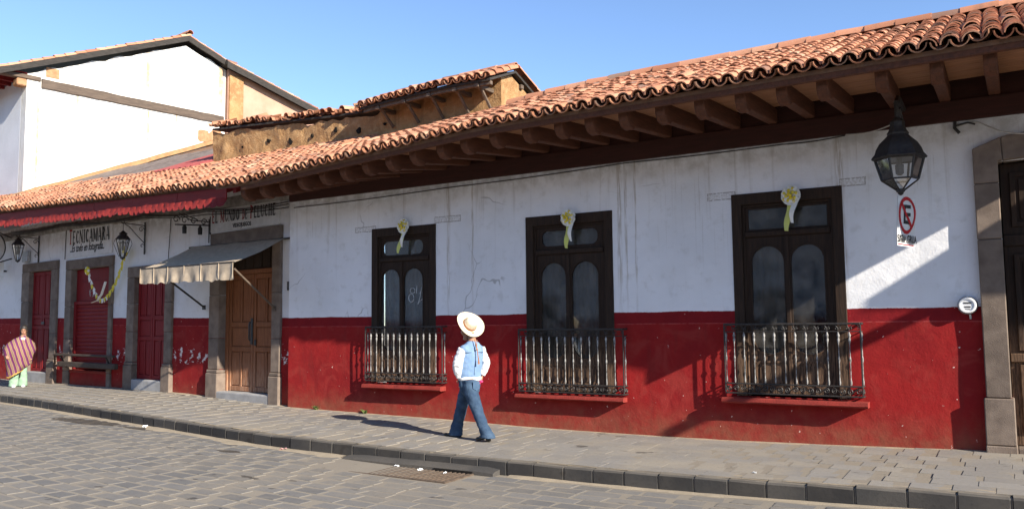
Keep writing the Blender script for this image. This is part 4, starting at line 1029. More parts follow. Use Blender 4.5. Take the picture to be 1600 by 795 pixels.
for c in range(4): half_round('ridge_tile', TILE_OLD, tr_, .45, .13, (.1-c*.4, 5.3, troof(5.3)+.07), (0, 0, 0))
# red painted front eave
for (y0, y1, z0, z1, nm) in ((-1.25, -1.20, 9.42, 9.62, 'fascia'), (-1.19, -.02, 9.62, 9.66, 'eave_board')):
    box(nm, REDWOOD, T, -7.6, .05, y0, y1, z0, z1, .006)
for k in range(14): box('rafter', REDWOOD, T, -7.4+k*.55, -7.3+k*.55, -1.18, -.01, 9.48, 9.61, .006)
box('corbel', ADOBE_B, T, -.30, .04, -.30, -.01, 9.22, 9.45, .03)
box('beam_end', GREYW, T, -.16, .06, -.9, .40, 9.46, 9.60, .02)
# clay flashing and boards where the shop roof meets the gable
mb = MB(); n = 30
for i in range(n+1):
    v = -.6+7.4*i/n; z = 4.98+.42*(v+1.62)+.16+.03*noise.noise(Vector((v*1.2, 0, 0))); 
    mb.v += [(.02, v, z-.10), (.20, v, z-.10), (.16, v, z+.02), (.02, v, z+.06)]
mb.f = [(i*4+j, i*4+(j+1) % 4, (i+1)*4+(j+1) % 4, (i+1)*4+j) for i in range(n) for j in range(4)]; mb.mi = [0]*len(mb.f)
mb.build('flashing', CLAYB, T)

# ---- clay-plastered rear house beyond the white gable
RZH = empty('clay_plaster_house', lw8((GX+.1, 7.0, 0)), LA8, label='pink clay plastered gable end joined to the back of the white house', cat='house')
def trr(v): return 11.55-.245*v
poly = [(.0, 3.5), (5.2, 3.5)] + [(5.2-5.2*i/12, trr(5.2-5.2*i/12)-.12-.05*abs(noise.noise(Vector((i*.8, 1, 1))))) for i in range(13)]
MB().plate(poly, [], -.0, .4, M90).build('wall', PINKP, RZH)
box('pilaster', ADOBE, RZH, .002, .10, .02, .62, 3.5, 11.2, .02)
rr_ = verge(-.25, 5.6, 'roof', BOARD, .0, .10, -4, .32, 10, RZH, trr); verge(-.25, 5.6, 'verge_board', BOARD, .01, .26, .321, .36, 10, RZH, trr)
v = 0.0
while v < 5.3:
    for c in range(3): link('roof_tile', ot, rr_, (.22-c*.2, v+.3, trr(v+.3)+.02+random.uniform(-.01, .02)), (math.atan(.245)-R(2), random.gauss(0, .03), pi+random.gauss(0, .04)))
    v += .31
for k in range(5): link('roof_tile', ot, rr_, (.18-k*.19, -.2, trr(-.2)+.03), (0, random.gauss(0, .05), random.gauss(0, .05)))

# ================================================================== ADOBE HOUSE behind the tiled roof
AY = 2.02
A = empty('adobe_house', (-12, AY, 0), label='old mud brick house with a sagging tiled roof behind the long tiled eave', cat='house')
def aw(x): return x+12
ATOP = [(-17.2, 6.60), (-15.5, 6.51), (-13, 6.36), (-11.75, 6.33), (-11.5, 6.50), (-8, 6.58)]
atop = lambda x: lin(ATOP, x)-.05+.10*noise.noise(Vector((x*1.7, 3, 0)))+.05*noise.noise(Vector((x*5, 3, 0)))
mb = MB(); nx = 110; nz = 20
for i in range(nx+1):
    x = -17.25+8.72*i/nx
    for j in range(nz+1):
        z = 4.6+(atop(x)-4.6)*j/nz; mb.v.append((aw(x), .045*noise.noise(Vector((x*2.4, z*2.8, 1)))+.035*noise.noise(Vector((x*7, z*7, 2))), z))
mb.f = [(i*(nz+1)+j, (i+1)*(nz+1)+j, (i+1)*(nz+1)+j+1, i*(nz+1)+j+1) for i in range(nx) for j in range(nz)]; mb.mi = [0]*len(mb.f)
mb.box(aw(-17.2), aw(-8.6), .12, .55, 4.6, 6.2)
mb.build('wall', ADOBE, A, 50)
for k, x in enumerate((-16.1, -15.2, -14.45, -13.75, -13.0, -12.3, -11.55)):
    z = 6.05+.06*sin(k*2.1)-.03*k/6; s_ = .032+.014*(k % 3)
    mb = MB(); mb.plate([(aw(x)+s_*cos(t)*(1+.3*sin(t*3+k)), z+s_*1.15*sin(t)*(1+.3*cos(t*2+k))) for t in [q*.5236 for q in range(12)]], [], -.036, .05); mb.build('putlog_hole', CURTD, A)
# end wall and roofs
MB().plate([(0, 4.6), (3.6, 4.6), (3.6, 5.55), (.4, 6.72), (-.0, 6.58)], [], 0, .4, Matrix.Translation((aw(-8.53), 0, 0)) @ M90).build('end_wall', ADOBE, A)
def ar(y):   # roof over the right part: short front slope, long back slope; y relative to wall
    return 6.40+.40*(y+.62) if y < .4 else 6.40+.40*1.02-.36*(y-.4)
sag = lambda x: .05*noise.noise(Vector((x*.6, 1, 8)))-.11*max(0, min(1, (-9.8-x)/2.0))
mb = MB(); n = 16; ysl = (-.60, -.1, .4, 2.2, 3.8)
for i in range(n+1):
    x = -11.75+3.33*i/n
    mb.v += [(aw(x), y, ar(y)+sag(x)-.06) for y in ysl] + [(aw(x), y, ar(y)+sag(x)-.01) for y in reversed(ysl)]
mb.f = [(i*10+j, (i+1)*10+j, (i+1)*10+(j+1) % 10, i*10+(j+1) % 10) for i in range(n) for j in range(10)] + [tuple(reversed(range(10))), tuple(n*10+j for j in range(10))]; mb.mi = [0]*len(mb.f)
aroof = mb.build('roof', BOARD, A)
cells = []; x = -8.47
while x > -11.75:
    for cov in (1, 0):
        xx = x-(0 if cov else .1)
        for j in range(4):
            y = -.66+j*.26; cells.append((aw(xx), y, ar(y)+sag(xx)+(.05 if cov else .0)+.02*noise.noise(Vector((xx*2, y*2, 1))), math.atan(.40)-R(2), random.gauss(0, .03), cov))
    x -= .2
roof_tiles(aroof, TILE_OLD, cells, 300, lambda p: (p[0]-12, p[1]+AY, p[2]))
for k in range(8): half_round('ridge_tile', TILE_OLD, aroof, .5, .12, (aw(-8.65)-k*.44, .4, ar(.4)+sag(-8.65-k*.44)+.05), (random.gauss(0, .05), R(-2), random.gauss(0, .04)))
for k in range(9): half_round('verge_tile', TILE_OLD, aroof, .42, .10, (aw(-8.42), .62+k*.32, ar(.62+k*.32)+.05), (0, -math.atan(.36), -pi/2+random.gauss(0, .04)))
for k in range(4): box('rafter', GREYW, aroof, aw(-8.7), aw(-8.46), .7+k*.6, .8+k*.6, ar(.8+k*.6)-.16, ar(.8+k*.6)-.066, .01)
# left part: low wall-head tiles over a thin plate
cells = []; x = -11.7
while x > -17.1:
    zz = lin(ATOP, x)+.07+.05*noise.noise(Vector((x*1.1, 0, 2)))
    for cov in (1, 0):
        for yy, dz in ((-.10, 0), (.18, .05)):
            if random.random() > (.22 if cov else .08): cells.append((aw(x-(0 if cov else .1)), yy+random.uniform(-.06, .06), zz+dz+(.05 if cov else 0)+random.uniform(-.03, .03), R(9)+random.gauss(0, .10), random.gauss(0, .22), cov))
    x -= .2
ac = xcurve('wall_head_board', BOARD, lambda x: [(-.07, lin(ATOP, x-12)+.01), (.5, lin(ATOP, x-12)+.05), (.5, lin(ATOP, x-12)+.09), (-.07, lin(ATOP, x-12)+.055)], aw(-17.2), aw(-11.76), 12, A)
roof_tiles(ac, TILE_OLD, cells, 60, lambda p: (p[0]-12, p[1]+AY, p[2]))
for k, x in enumerate((-11.3, -10.6, -9.95, -9.3, -8.75)):
    MB().tube([(aw(x), -.03, 5.92), (aw(x)+.0, -.5, ar(-.5)+sag(x)-.09)], .035, 5).build('strut', GREYW, A, 50)
    box('rafter', GREYW, A, aw(x)-.05, aw(x)+.05, -.58, .1, ar(-.58)+sag(x)-.15, ar(-.58)+sag(x)-.065, .01)
xcurve('eave_plate', GREYW, lambda x: [(-.55, ar(-.55)+sag(x-12)-.14), (-.47, ar(-.55)+sag(x-12)-.14), (-.47, ar(-.55)+sag(x-12)-.065), (-.55, ar(-.55)+sag(x-12)-.065)], aw(-11.7), aw(-8.44), 12, A)

# ================================================================== NEXT HOUSE along the street (its eave shades the right of the picture)
NX = 4.45
Nh = empty('neighbouring_house', (NX, 0, 0), label='white house beyond the right edge whose eave throws shade on the wall', cat='house')
box('wall', WALLR, Nh, .12, 9.0, 0, .45, -.3, 4.75, 0)
MB().add([(x, y, z) for x in (0, 9.0) for y, z in ((-1.86, 4.78), (1.9, 4.92), (1.9, 6.45), (-1.86, 4.90))], [(0, 1, 2, 3), (7, 6, 5, 4), (1, 0, 4, 5), (2, 1, 5, 6), (3, 2, 6, 7), (0, 3, 7, 4)]).build('roof', TILE_OLD, Nh)
for k in range(10): box('rafter', RAFT, Nh, .3+k*.9, .42+k*.9, -1.75, -.01, 4.60, 4.775, .01)
MB().tube([(.20, .0, 4.50), (.20, -2.80, 4.48)], .085, 8).build('shadow_spout', GREYW, Nh, 50)  # unseen spout, added and sized to throw the thin diagonal shadow

# ================================================================== THINGS ON THE WALLS
def ring(c, r, t0, t1, n): return [(c[0]+r*cos(t0+(t1-t0)*i/n), c[1], c[2]+r*sin(t0+(t1-t0)*i/n)) for i in range(n+1)]
# --- big hanging lantern under the right eave
Lp = (-1.03, -.90, 3.17)
L = empty('hanging_lantern', Lp, label='large black six-sided iron lantern hanging under the tiled eave by the stone doorway', cat='lantern')
HEX = R(12)
MB().lathe([(.305, .40), (.315, .415), (.30, .44), (.275, .47), (.255, .53), (.215, .60), (.16, .655), (.125, .69), (.12, .70), (.125, .72), (.10, .76), (.085, .80), (.085, .86), (.05, .90), (.02, .93)], 6, ph=HEX).build('hood', IRON, L, 20)
fr6 = MB()
P6 = lambda k, r, z: (r*cos(HEX+k*pi/3), r*sin(HEX+k*pi/3), z)
for k in range(6):
    fr6.tube([P6(k, .275, .40), P6(k, .205, .145)], .013, 4); fr6.tube([P6(k, .205, .145), P6(k, .045, .02)], .011, 4)
    fr6.tube([P6(k, .205, .145), P6(k+1, .205, .145)], .011, 4); fr6.tube([P6(k, .278, .395), P6(k+1, .278, .395)], .012, 4)
fr6.lathe([(.01, -.045), (.03, -.03), (.035, -.01), (.05, .0), (.05, .025), (.03, .04)], 8)
fr6.build('lantern_frame', IRON, L, 40)
for k in range(6):
    MB().add([P6(k, .268, .395), P6(k+1, .268, .395), P6(k+1, .20, .15), P6(k, .20, .15)], [(0, 1, 2, 3)]).build('pane', LGLASS, L)
    MB().add([P6(k, .20, .14), P6(k+1, .20, .14), P6(k+1, .043, .022), P6(k, .043, .022)], [(0, 1, 2, 3)]).build('pane', LGLASS, L)
MB().lathe([(.03, .40), (.03, .34), (.05, .33), (.045, .22), (.02, .20)], 8).build('bulb_holder', DKGREY, L, 40)
MB().tube([(0, 0, .91), (0, 0, 1.10)], .03, 6).tube([(0, 0, 1.10), (0, .25, 1.22), (0, .84, 1.20)], .035, 6).tube([(0, .3, 1.1), (0, .82, .95)], .02, 5).build('bracket', IRON, L, 50)
# --- no parking sign hung from it, seen nearly edge on
Sg = empty('no_parking_sign', (-.985, -.90, 2.50), R(71), label='white no-parking sign with red ring hanging below the big lantern, SARA GRUA along its foot', cat='sign')
SW = .25
MB().add([(x*(1 - .22*(z/.62)**2), .02*math.cos(z*6)*(1+x*3)+d, z) for d in (0, .006) for x in (-SW, -SW/2, 0, SW/2, SW) for z in (0, .1, .2, .3, .4, .5, .6)],
         [(i*7+j, (i+1)*7+j, (i+1)*7+j+1, i*7+j+1) for i in range(4) for j in range(6)]+[(35+i*7+j, 35+i*7+j+1, 35+(i+1)*7+j+1, 35+(i+1)*7+j) for i in range(4) for j in range(6)]).build('plate', WPAINT, Sg, 60)
sy = lambda x, z: .02*math.cos(z*6)*(1+x*3)-.003
def signstroke(pts, hw, mat, nm, lift=.0):
    mb = MB()
    for (a, b) in zip(pts, pts[1:]):
        d = Vector((b[0]-a[0], b[1]-a[1])).normalized(); nn = Vector((-d.y, d.x))*hw
        q = [(a[0]-nn.x, a[1]-nn.y), (b[0]-nn.x, b[1]-nn.y), (b[0]+nn.x, b[1]+nn.y), (a[0]+nn.x, a[1]+nn.y)]
        mb.add([(x, sy(x, z)-.0015-lift, z) for x, z in q], [(0, 1, 2, 3)]); mb.add([(x, sy(x, z)-.001-lift, z) for x, z in q], [(3, 2, 1, 0)])
    return mb.build(nm, mat, Sg)
signstroke([(.185*cos(2*pi*k/28), .375+.205*sin(2*pi*k/28)) for k in range(29)], .022, REDP, 'red_ring')
signstroke([(-.06, .50), (-.06, .27)], .022, BLACKP, 'letter', .001)
for z in (.48, .385, .29): signstroke([(-.04, z), (.075, z)], .021, BLACKP, 'letter', .002)
signstroke([(-.13, .515), (-.05, .40), (.05, .31), (.13, .235)], .02, REDP, 'slash', .003)
letters_mesh('lettering', 'SARA GRUA', BLACKP, Sg, 0, 0, .13, .70, 0, align='CENTER', loc=(.0, -.003, .045), bold=.002)
signstroke([(-.235, .02), (.235, .02)], .006, REDP, 'red_border')
# --- electric meter
Mt = empty('electric_meter', (-.415, 0, 1.79), label='round silver electric meter on the wall beside the stone doorway', cat='electric meter')
MX = Matrix.Rotation(pi/2, 4, 'X')
MB().lathe([(.112, -.01), (.115, .045), (.105, .06), (.105, .075)], 24, M=MX).build('meter_base', SILVER, Mt, 40)
MB().lathe([(.098, .0755), (.098, .10), (.092, .108), (.075, .108), (.075, .098)], 24, M=MX).build('meter_rim', PLAST, Mt, 40)
MB().lathe([(.0745, .0755), (.0745, .097)], 24, M=MX).build('meter_face', SILVER, Mt, 40)
box('meter_label', DKGREY, Mt, -.045, .045, -.1005, -.0975, .018, .038, 0); box('meter_label', DKGREY, Mt, -.035, .035, -.1005, -.0975, -.03, -.012, 0); box('meter_dial', DKGREY, Mt, -.03, .03, -.1005, -.0975, -.055, -.045, 0)
MB().tube([(.02, -.03, -.11), (.025, -.02, -.17)], .012, 5).build('conduit', SILVER, Mt, 50)
# --- rosettes with ribbons over the windows
def rosette(x, z, label, sway, seed):
    rr = random.Random(seed); o = empty('ribbon_rosette', (x, -.03, z), label=label, cat='rosette', group='ribbon rosettes above the balcony windows')
    mb = MB()
    for lay_, (n, r0, r1, y0) in enumerate(((11, .02, .135, -.03), (9, .02, .105, -.055))):
        for k in range(n):
            a = 2*pi*k/n+lay_*.3; wv = pi/n*1.9
            pts = []
            for (q, s_) in ((r0, .4), (r1*.6, 1), (r1, .8)):
                for e in (-1, 0, 1): pts.append((q*cos(a+e*wv*s_*(.9)), y0-(.02 if e == 0 else 0)-q*.12+rr.uniform(-.012, .012), q*sin(a+e*wv*s_*.9)*(1.05)))
            mb.add(pts, [(i*3+j, i*3+j+1, (i+1)*3+j+1, (i+1)*3+j) for i in range(2) for j in range(2)])
    mb.build('petals', WCREPE, o)
    mb = MB()
    for k in range(13):
        a = k*2.4; q = .029*math.sqrt(k); mb.ball((q*cos(a), -.102+q*.35, q*sin(a)), .027, .022, .026, 6, 4)
    mb.build('centre', YEL, o, 60)
    for m, (dx, ln, wd, mt) in enumerate(((-.02, .43, .034, PYEL), (.045, .32, .03, WCREPE))):
        mb = MB(); n = 9
        for i in range(n+1):
            t = i/n; xx = dx+sway*t+.012*sin(t*6+m); yy = -.045-.01*m+.02*sin(t*5+m*2); zz = -.06-ln*t; tw = wd*(1+.3*sin(t*4+m))
            mb.v += [(xx-tw, yy+.01*sin(t*7), zz), (xx+tw, yy-.012*sin(t*7), zz-.01)]
        mb.f = [(i*2, (i+1)*2, (i+1)*2+1, i*2+1) for i in range(n)]; mb.mi = [0]*n
        mb.build('ribbon', mt, o, 60)
rosette(-9.37, 3.41, 'white and yellow rosette with two ribbons over the window nearest the awning, painted number below', -.09, 1)
rosette(-5.99, 3.31, 'white and yellow rosette hanging over the middle balcony window', -.01, 2)
rosette(-2.50, 3.36, 'white and yellow rosette over the window nearest the big lantern', -.05, 3)
# --- cables under the eaves
def cable(pts, r, label, mat=IRON, seg=10):
    o = []
    for a, b in zip(pts, pts[1:]):
        for i in range(seg): t = i/seg; o.append((a[0]+(b[0]-a[0])*t, a[1]+(b[1]-a[1])*t, a[2]+(b[2]-a[2])*t-.06*(b[3] if len(b) > 3 else 1)*sin(pi*t)))
    o.append(pts[-1][:3]); return tag(MB().tube(o, r, 5).build('cable', mat, None, 60), label, 'cable')
WIRE = simple('pale_wire', (.52, .50, .46), (.40, .38, .35), 20, .7)
cable([(-12.2, -.03, 3.98), (-8.45, -.03, 4.03, .3), (-5.0, -.03, 4.10, .3), (-2.6, -.04, 4.10, .2), (-1.76, -.05, 4.12, .3)], .009, 'thin dark cable running along the top of the white wall under the eave')
cable([(-1.75, -.05, 4.13), (-1.06, -.35, 4.16, .8)], .009, 'short pale wire from the wall head to the big lantern', WIRE)
cable([(-.42, -.02, 4.06), (-.20, -.03, 4.10, -.3), (.05, -.11, 3.93, 0), (.6, -.12, 3.93, 1.0)], .010, 'pale wire drooping across the right stone lintel', WIRE)
tag(MB().tube([(-.44, -.02, 4.18), (-.45, -.04, 4.05), (-.40, -.03, 3.98)], .02, 5).tube([(-.43, -.03, 4.08), (-.30, -.05, 4.10), (-.22, -.04, 4.07)], .012, 4).build('wire_stub', IRON, None, 60), 'black bent wire stub on the wall left of the stone lintel', 'wire')
for k, dz in enumerate((0, .07, .12)):
    pts = [lw((-.1, -.08, 4.02+dz)), lw((-3.2, -.09, 4.15+dz)), lw((-6.0, -.10, 4.32+dz*.7)), lw((-10.8, -.11, 4.50+dz*.6)), lw((-14.5, -.10, 4.52+dz))]
    cable([(*p, .6+.3*k) for p in pts], .011, ['lowest of the three cables under the red shop eave', 'middle of the three cables under the red shop eave', 'topmost of the three cables under the red shop eave'][k])
cable([lw((-10.70, -.02, 4.42)), (*lw((-10.72, -.025, 3.55)), 0)], .010, 'thin black cable dropping down the wall left of the TECNICAMARA lettering')
cable([lw((-4.88, -.02, 4.20)), (*lw((-4.87, -.07, 3.15)), 0)], .010, 'thin black cable dropping to the stone frame near the awning')
cable([lw((-3.18, -.02, 4.05)), (*lw((-3.16, -.03, 3.5)), 0)], .012, 'short black cable below the empty scroll bracket')
# --- white sign panels painted on the shop wall
Sa = empty('photo_shop_sign', lw((-9.2, -.012, 3.60)), LA, label='white wall sign with tall black lettering TECNICAMARA over the roller shutter', cat='sign')
lsize(Sa, -9.2)
box('sign_panel', WPAINT, Sa, -1.42, 1.34, -.012, .02, -.02, .80, 0)
lettering('lettering', Sa, 'TECNICAMARA', -1.27, 1.24, .345, .36, -.0165, (BLACKP, REDP), red=(0,), slope=0)
letters_mesh('lettering', '..Es todo en fotografía..', BLACKP, Sa, -1.18, .12, .30, .74, -.016, shear=.35, bold=.004)
Sb = empty('toy_shop_sign', lw((-1.78, -.012, 3.72)), LA, label='white wall sign reading EL MUNDO DE PELUCHE above the awning', cat='sign')
lsize(Sb, -1.78)
box('sign_panel', WPAINT, Sb, -1.34, 1.30, -.012, .02, -.0, .50, 0)
lettering('lettering', Sb, 'EL MUNDO DE PELUCHE', -1.25, 1.22, .205, .25, -.0165, (BLACKP, REDP), red=(0, 3, 9, 12), small=(9, 10), slope=0)
letters_mesh('lettering', 'VIDEOJUEGOS', BLACKP, Sb, -.42, .055, .125, .88, -.016, bold=.003)
# small plaque by the first doorway corner
tag(box('door_number', DKGREY, None, -.03, .03, -.02, 0, -.09, .09, .004, loc=lw((-.16, -.01, 2.42)), rot=(0, 0, LA)), 'small dark plaque on the white wall right of the wooden shop door', 'plaque')
# --- awning
AW = empty('shop_awning', lw((-1.9, 0, 3.4)), LA, label='grey canvas awning with ragged valance over the wooden shop door', cat='awning')
lsize(AW, -1.9)
ax0, ax1, av, azf = -1.86, 1.70, -1.30, -.54
def acloth(t, u):   # t along, u 0 wall..1 front
    x = ax0+(ax1-ax0)*t; return (x+.03*u, -.07+(av+.07)*u, .03-.010*t*2+(azf-.03)*u-.055*sin(pi*u)*(.6+.5*sin(pi*t))+.012*noise.noise(Vector((t*7, u*3, 0))))
mb = MB(); n, m = 40, 12
mb.add([acloth(i/n, j/m) for i in range(n+1) for j in range(m+1)], [(i*(m+1)+j, i*(m+1)+j+1, (i+1)*(m+1)+j+1, (i+1)*(m+1)+j) for i in range(n) for j in range(m)])
mb.build('canvas', CLOTHG, AW, 60)
mb = MB(); n, m = 120, 6
for i in range(n+1):
    t = i/n; p = acloth(t, 1)
    for j in range(m+1):
        s_ = j/m; fold = .035*s_*noise.noise(Vector((t*17, s_*1.5, 3)))+.018*s_*sin(t*47)
        rag = .03*noise.noise(Vector((t*26, 0, 1)))+.022*abs(sin(t*pi*8))
        mb.v.append((p[0], p[1]-.006+fold, p[2]-(.315+rag)*s_))
mb.f = [(i*(m+1)+j, i*(m+1)+j+1, (i+1)*(m+1)+j+1, (i+1)*(m+1)+j) for i in range(n) for j in range(m)]; mb.mi = [0]*len(mb.f)
mb.build('valance', CLOTHG, AW, 60)
mb = MB()
for t in (0, .16, .32, .5, .68, .86, 1):
    p = acloth(t, 1); MB().tube([(p[0], p[1]-.014, p[2]+.005), (p[0], p[1]-.016, p[2]-.30)], .006, 4).build('seam', CLOTHG, AW)

mb = MB().tube([(ax0-.15, -.06, .02), (ax1+.40, -.06, 0)], .022, 6); p0, p1 = acloth(0, 1), acloth(1, 1)
mb.tube([(p0[0]-.12, p0[1], p0[2]+.01), (p1[0]+.02, p1[1], p1[2]+.01)], .016, 6).box(ax1+.28, ax1+.42, -.10, 0, -.12, .06).build('roller_bar', IRON, AW, 50)
for (xw, zw, pf, nm) in ((-1.33, -1.36, acloth(.38, 1), 'arm'), (1.36, -1.43, acloth(1, 1), 'arm')):
    MB().tube([(xw, -.06, zw), (pf[0] if xw > 0 else pf[0]-.55, pf[1]+.02, pf[2]-.12)], .021, 6).box(xw-.05, xw+.05, -.085, -.055, zw-.05, zw+.05).build(nm, GREYW if xw > 0 else IRON, AW, 50)
# --- two small wall lanterns on scroll brackets
def wall_lantern(xl, zt, drop, label, cagey=.0):
    o = empty('wall_lantern', lw((xl, -.02, zt)), LA, label=label, cat='lantern', group='small wall lanterns on the shop front')
    mb = MB().box(-.018, .018, -.02, .0, -.72, .06)
    mb.tube([(0, -.01, -.02), (0, -.60, -.0)], .012, 5)
    mb.tube([(0, -.01, -.45), (0, -.18, -.30), (0, -.40, -.08), (0, -.52, -.02)], .011, 5)
    for (cy, cz, r, a0, a1) in ((-.10, -.12, .075, 0, 4.8*pi/2), (-.55, .03, .06, pi, pi+4.6), (-.07, -.52, .06, 0, 5.2)):
        mb.tube([(0, cy+r*(1-.09*k)*cos(a0+(a1-a0)*k/9), cz+r*(1-.09*k)*sin(a0+(a1-a0)*k/9)) for k in range(10)], .009, 4)
    mb.tube([(0, -.55, .0), (0, -.55, -drop)], .007, 4); mb.build('scroll_bracket', IRON, o, 50)
    D = Matrix.Translation((0, -.55, -drop-.66))
    b = MB().lathe([(.155, .46), (.165, .47), (.12, .53), (.085, .57), (.075, .585), (.10, .60), (.05, .64), (.02, .67)], 6, M=D)
    b.build('hood', IRON, o, 25); MB().lathe([(.01, -.02), (.035, .0), (.06, .02), (.055, .05)], 6, M=D).build('finial', IRON, o, 25)
    f = MB()
    for k in range(6):
        c1, c2 = k*pi/3, (k+1)*pi/3
        f.tube([D @ Vector((.145*cos(c1), .145*sin(c1), .46)), D @ Vector((.06*cos(c1), .06*sin(c1), .05))], .009, 4)
        f.tube([D @ Vector((.13*cos(c1), .13*sin(c1), .385)), D @ Vector((.13*cos(c2), .13*sin(c2), .385))], .006, 4)
        if cagey: f.tube([D @ Vector((.165*cos(c1), .165*sin(c1), .47)), D @ Vector((.20*cos(c1), .20*sin(c1), .36)), D @ Vector((.08*cos(c1), .08*sin(c1), .05))], .006, 4)
    f.build('cage', IRON, o, 50)
    g_ = MB()
    for k in range(6):
        c1, c2 = k*pi/3, (k+1)*pi/3; g_.add([D @ Vector((r*cos(c), r*sin(c), z)) for r, c, z in ((.14, c1, .455), (.14, c2, .455), (.058, c2, .055), (.058, c1, .055))], [(0, 1, 2, 3)])
    g_.build('pane', LGLASS, o)
    MB().lathe([(.025, .44), (.03, .25), (.02, .2)], 6, M=D).build('bulb_holder', DKGREY, o, 50)
wall_lantern(-12.55, 4.30, .04, 'small black wall lantern over the leftmost red door')
wall_lantern(-6.12, 4.16, .20, 'small black wall lantern between the roller shutter and the awning, wires round its cage', 1)
tag(box('junction_box', SILVER, None, -.16, .16, -.10, 0, -.16, .16, .01, loc=lw((-13.35, -.015, 3.78)), rot=(0, 0, LA)), 'grey junction box on the wall behind the leftmost lantern', 'box')
# --- empty scroll bracket with two spotlights
B_ = empty('scroll_bracket', lw((-3.12, -.02, 4.0)), LA, label='black scroll bracket with two short spotlights left of the EL MUNDO DE PELUCHE sign', cat='bracket')
mb = MB().tube([(0, 0, -.10), (-.10, -.80, -.14)], .016, 5).tube([(0, 0, .10), (0, 0, -.3)], .018, 5).tube([(0, 0, -.02), (-.05, -.45, -.02), (-.09, -.72, .12)], .012, 5)
for k, (yy, s_) in enumerate(((-.15, 1), (-.40, -1), (-.62, 1), (-.82, -1))):
    mb.tube([(-.02+.12*yy*-.0, yy+.09*(1-.08*q)*cos(q*.75*s_), -.04+.09*(1-.08*q)*sin(q*.75)) for q in range(10)], .011, 4)
mb.tube([(-.02, -.3, .0), (-.25, -.5, .12), (-.05, -.7, .02)], .01, 4).build('scrolls', IRON, B_, 50)
for yy in (-.22, -.58): MB().lathe([(.045, -.32), (.05, -.18), (.03, -.15), (.015, -.12)], 8, o=(-.03+yy*.1, yy, 0)).build('spotlight', IRON, B_, 40)
# --- crepe garland
Gd = empty('paper_garland', lw((-8.0, -.10, 2.3)), LA, label='yellow and white crepe garland draped in a curve across the red shutter panel', cat='garland')
lsize(Gd, -8.0)
pts = []
for i in range(31):
    t = i/30; x = -.92+2.08*t; z = .62-1.02*sin(pi*min(1, t*1.02))**.8*(1-.15*t)+.42*t**1.6+.0; pts.append((x, -.04+.02*sin(t*9), z-.0))
zmin = min(p[2] for p in pts); pts = [(p[0], p[1], (p[2]-zmin)) for p in pts]
mby, mbw = MB(), MB()
for i, (a, b) in enumerate(zip(pts, pts[1:])):
    a, b = Vector(a), Vector(b); d = (b-a).normalized(); sd_ = Vector((0, 0, 1)) if abs(d.x) > abs(d.z) else Vector((1, 0, 0)); nn = d.cross(Vector((0, 1, 0))).normalized()*.055
    mb = MB(); cm = YEL if (i > 16 or i % 4 == 3) else WCREPE
    e1, e2 = random.uniform(-.012, .012), random.uniform(-.012, .012)
    q = [a-nn*(1+e1*8), b-nn*(1+e2*8), b+nn*(1-e1*8), a+nn*(1-e2*8)]
    mb.add([v+Vector((0, -.012*(k % 2)-.02*(i % 2), 0)) for k, v in enumerate(q)]+[v+Vector((0, -.012*(k % 2)-.02*(i % 2)+.006, 0)) for k, v in enumerate(q)], [(0, 1, 2, 3), (7, 6, 5, 4), (0, 4, 5, 1), (1, 5, 6, 2), (2, 6, 7, 3), (3, 7, 4, 0)])
    mb.build('crepe', cm, Gd)
for p, k in ((pts[0], 1.0), (pts[-1], 1.15)):
    mb = MB(); mw_ = MB()
    for q in range(9):
        a = q*2*pi/9; (mw_ if q % 3 == 0 else mb).ball((p[0]+.075*k*cos(a), p[1]-.03, p[2]+.075*k*sin(a)), .055*k, .035, .045*k, 6, 4)
    mb.ball((p[0], p[1]-.06, p[2]), .06, .04, .06, 7, 5); mb.build('flower', YEL, Gd, 60); mw_.build('flower', WCREPE, Gd, 60)
MB().tube([(-.62, -.06, -.03), (-.25, -.08, .02), (.0, -.09, .18), (.18, -.08, .50)], .035, 5, flat=.2).build('loose_ribbon', WCREPE, Gd, 60)
# --- signs at the left edge, projecting over the sidewalk
Rs = empty('round_sign', lw((-14.6, -.02, 4.12)), LA, label='round white sign with a black rim projecting from the wall at the far left edge', cat='sign')
M9 = Matrix.Rotation(pi/2, 4, 'Y')
MB().lathe([(.50, -.05), (.53, -.05), (.53, .05), (.50, .05), (.50, -.05)], 32, M=Matrix.Translation((0, -.72, 0)) @ M9, cap=False).build('rim', IRON, Rs, 40)
MB().lathe([(.50, -.04), (.50, .04)], 32, M=Matrix.Translation((0, -.72, 0)) @ M9).build('sign_face', WPAINT, Rs, 40)
for e in (-1, 1): MB().tube([(0, 0, e*.3), (0, -.5, e*.49)], .02, 5).build('bracket', IRON, Rs, 50)
Bs = empty('box_sign', lw((-15.0, -.02, 3.42)), LA, label='small white box sign with a red dot under the round sign at the left edge', cat='sign')
box('sign_box', PLAST, Bs, -.07, .07, -.62, -.10, -.22, .26, .015)
MB().lathe([(.13, .0), (.13, .006)], 20, M=Matrix.Translation((.0705, -.34, .03)) @ M9).build('red_dot', REDP, Bs, 40)
MB().tube([(0, 0, .0), (0, -.11, .0)], .03, 6).build('bracket', IRON, Bs, 50)
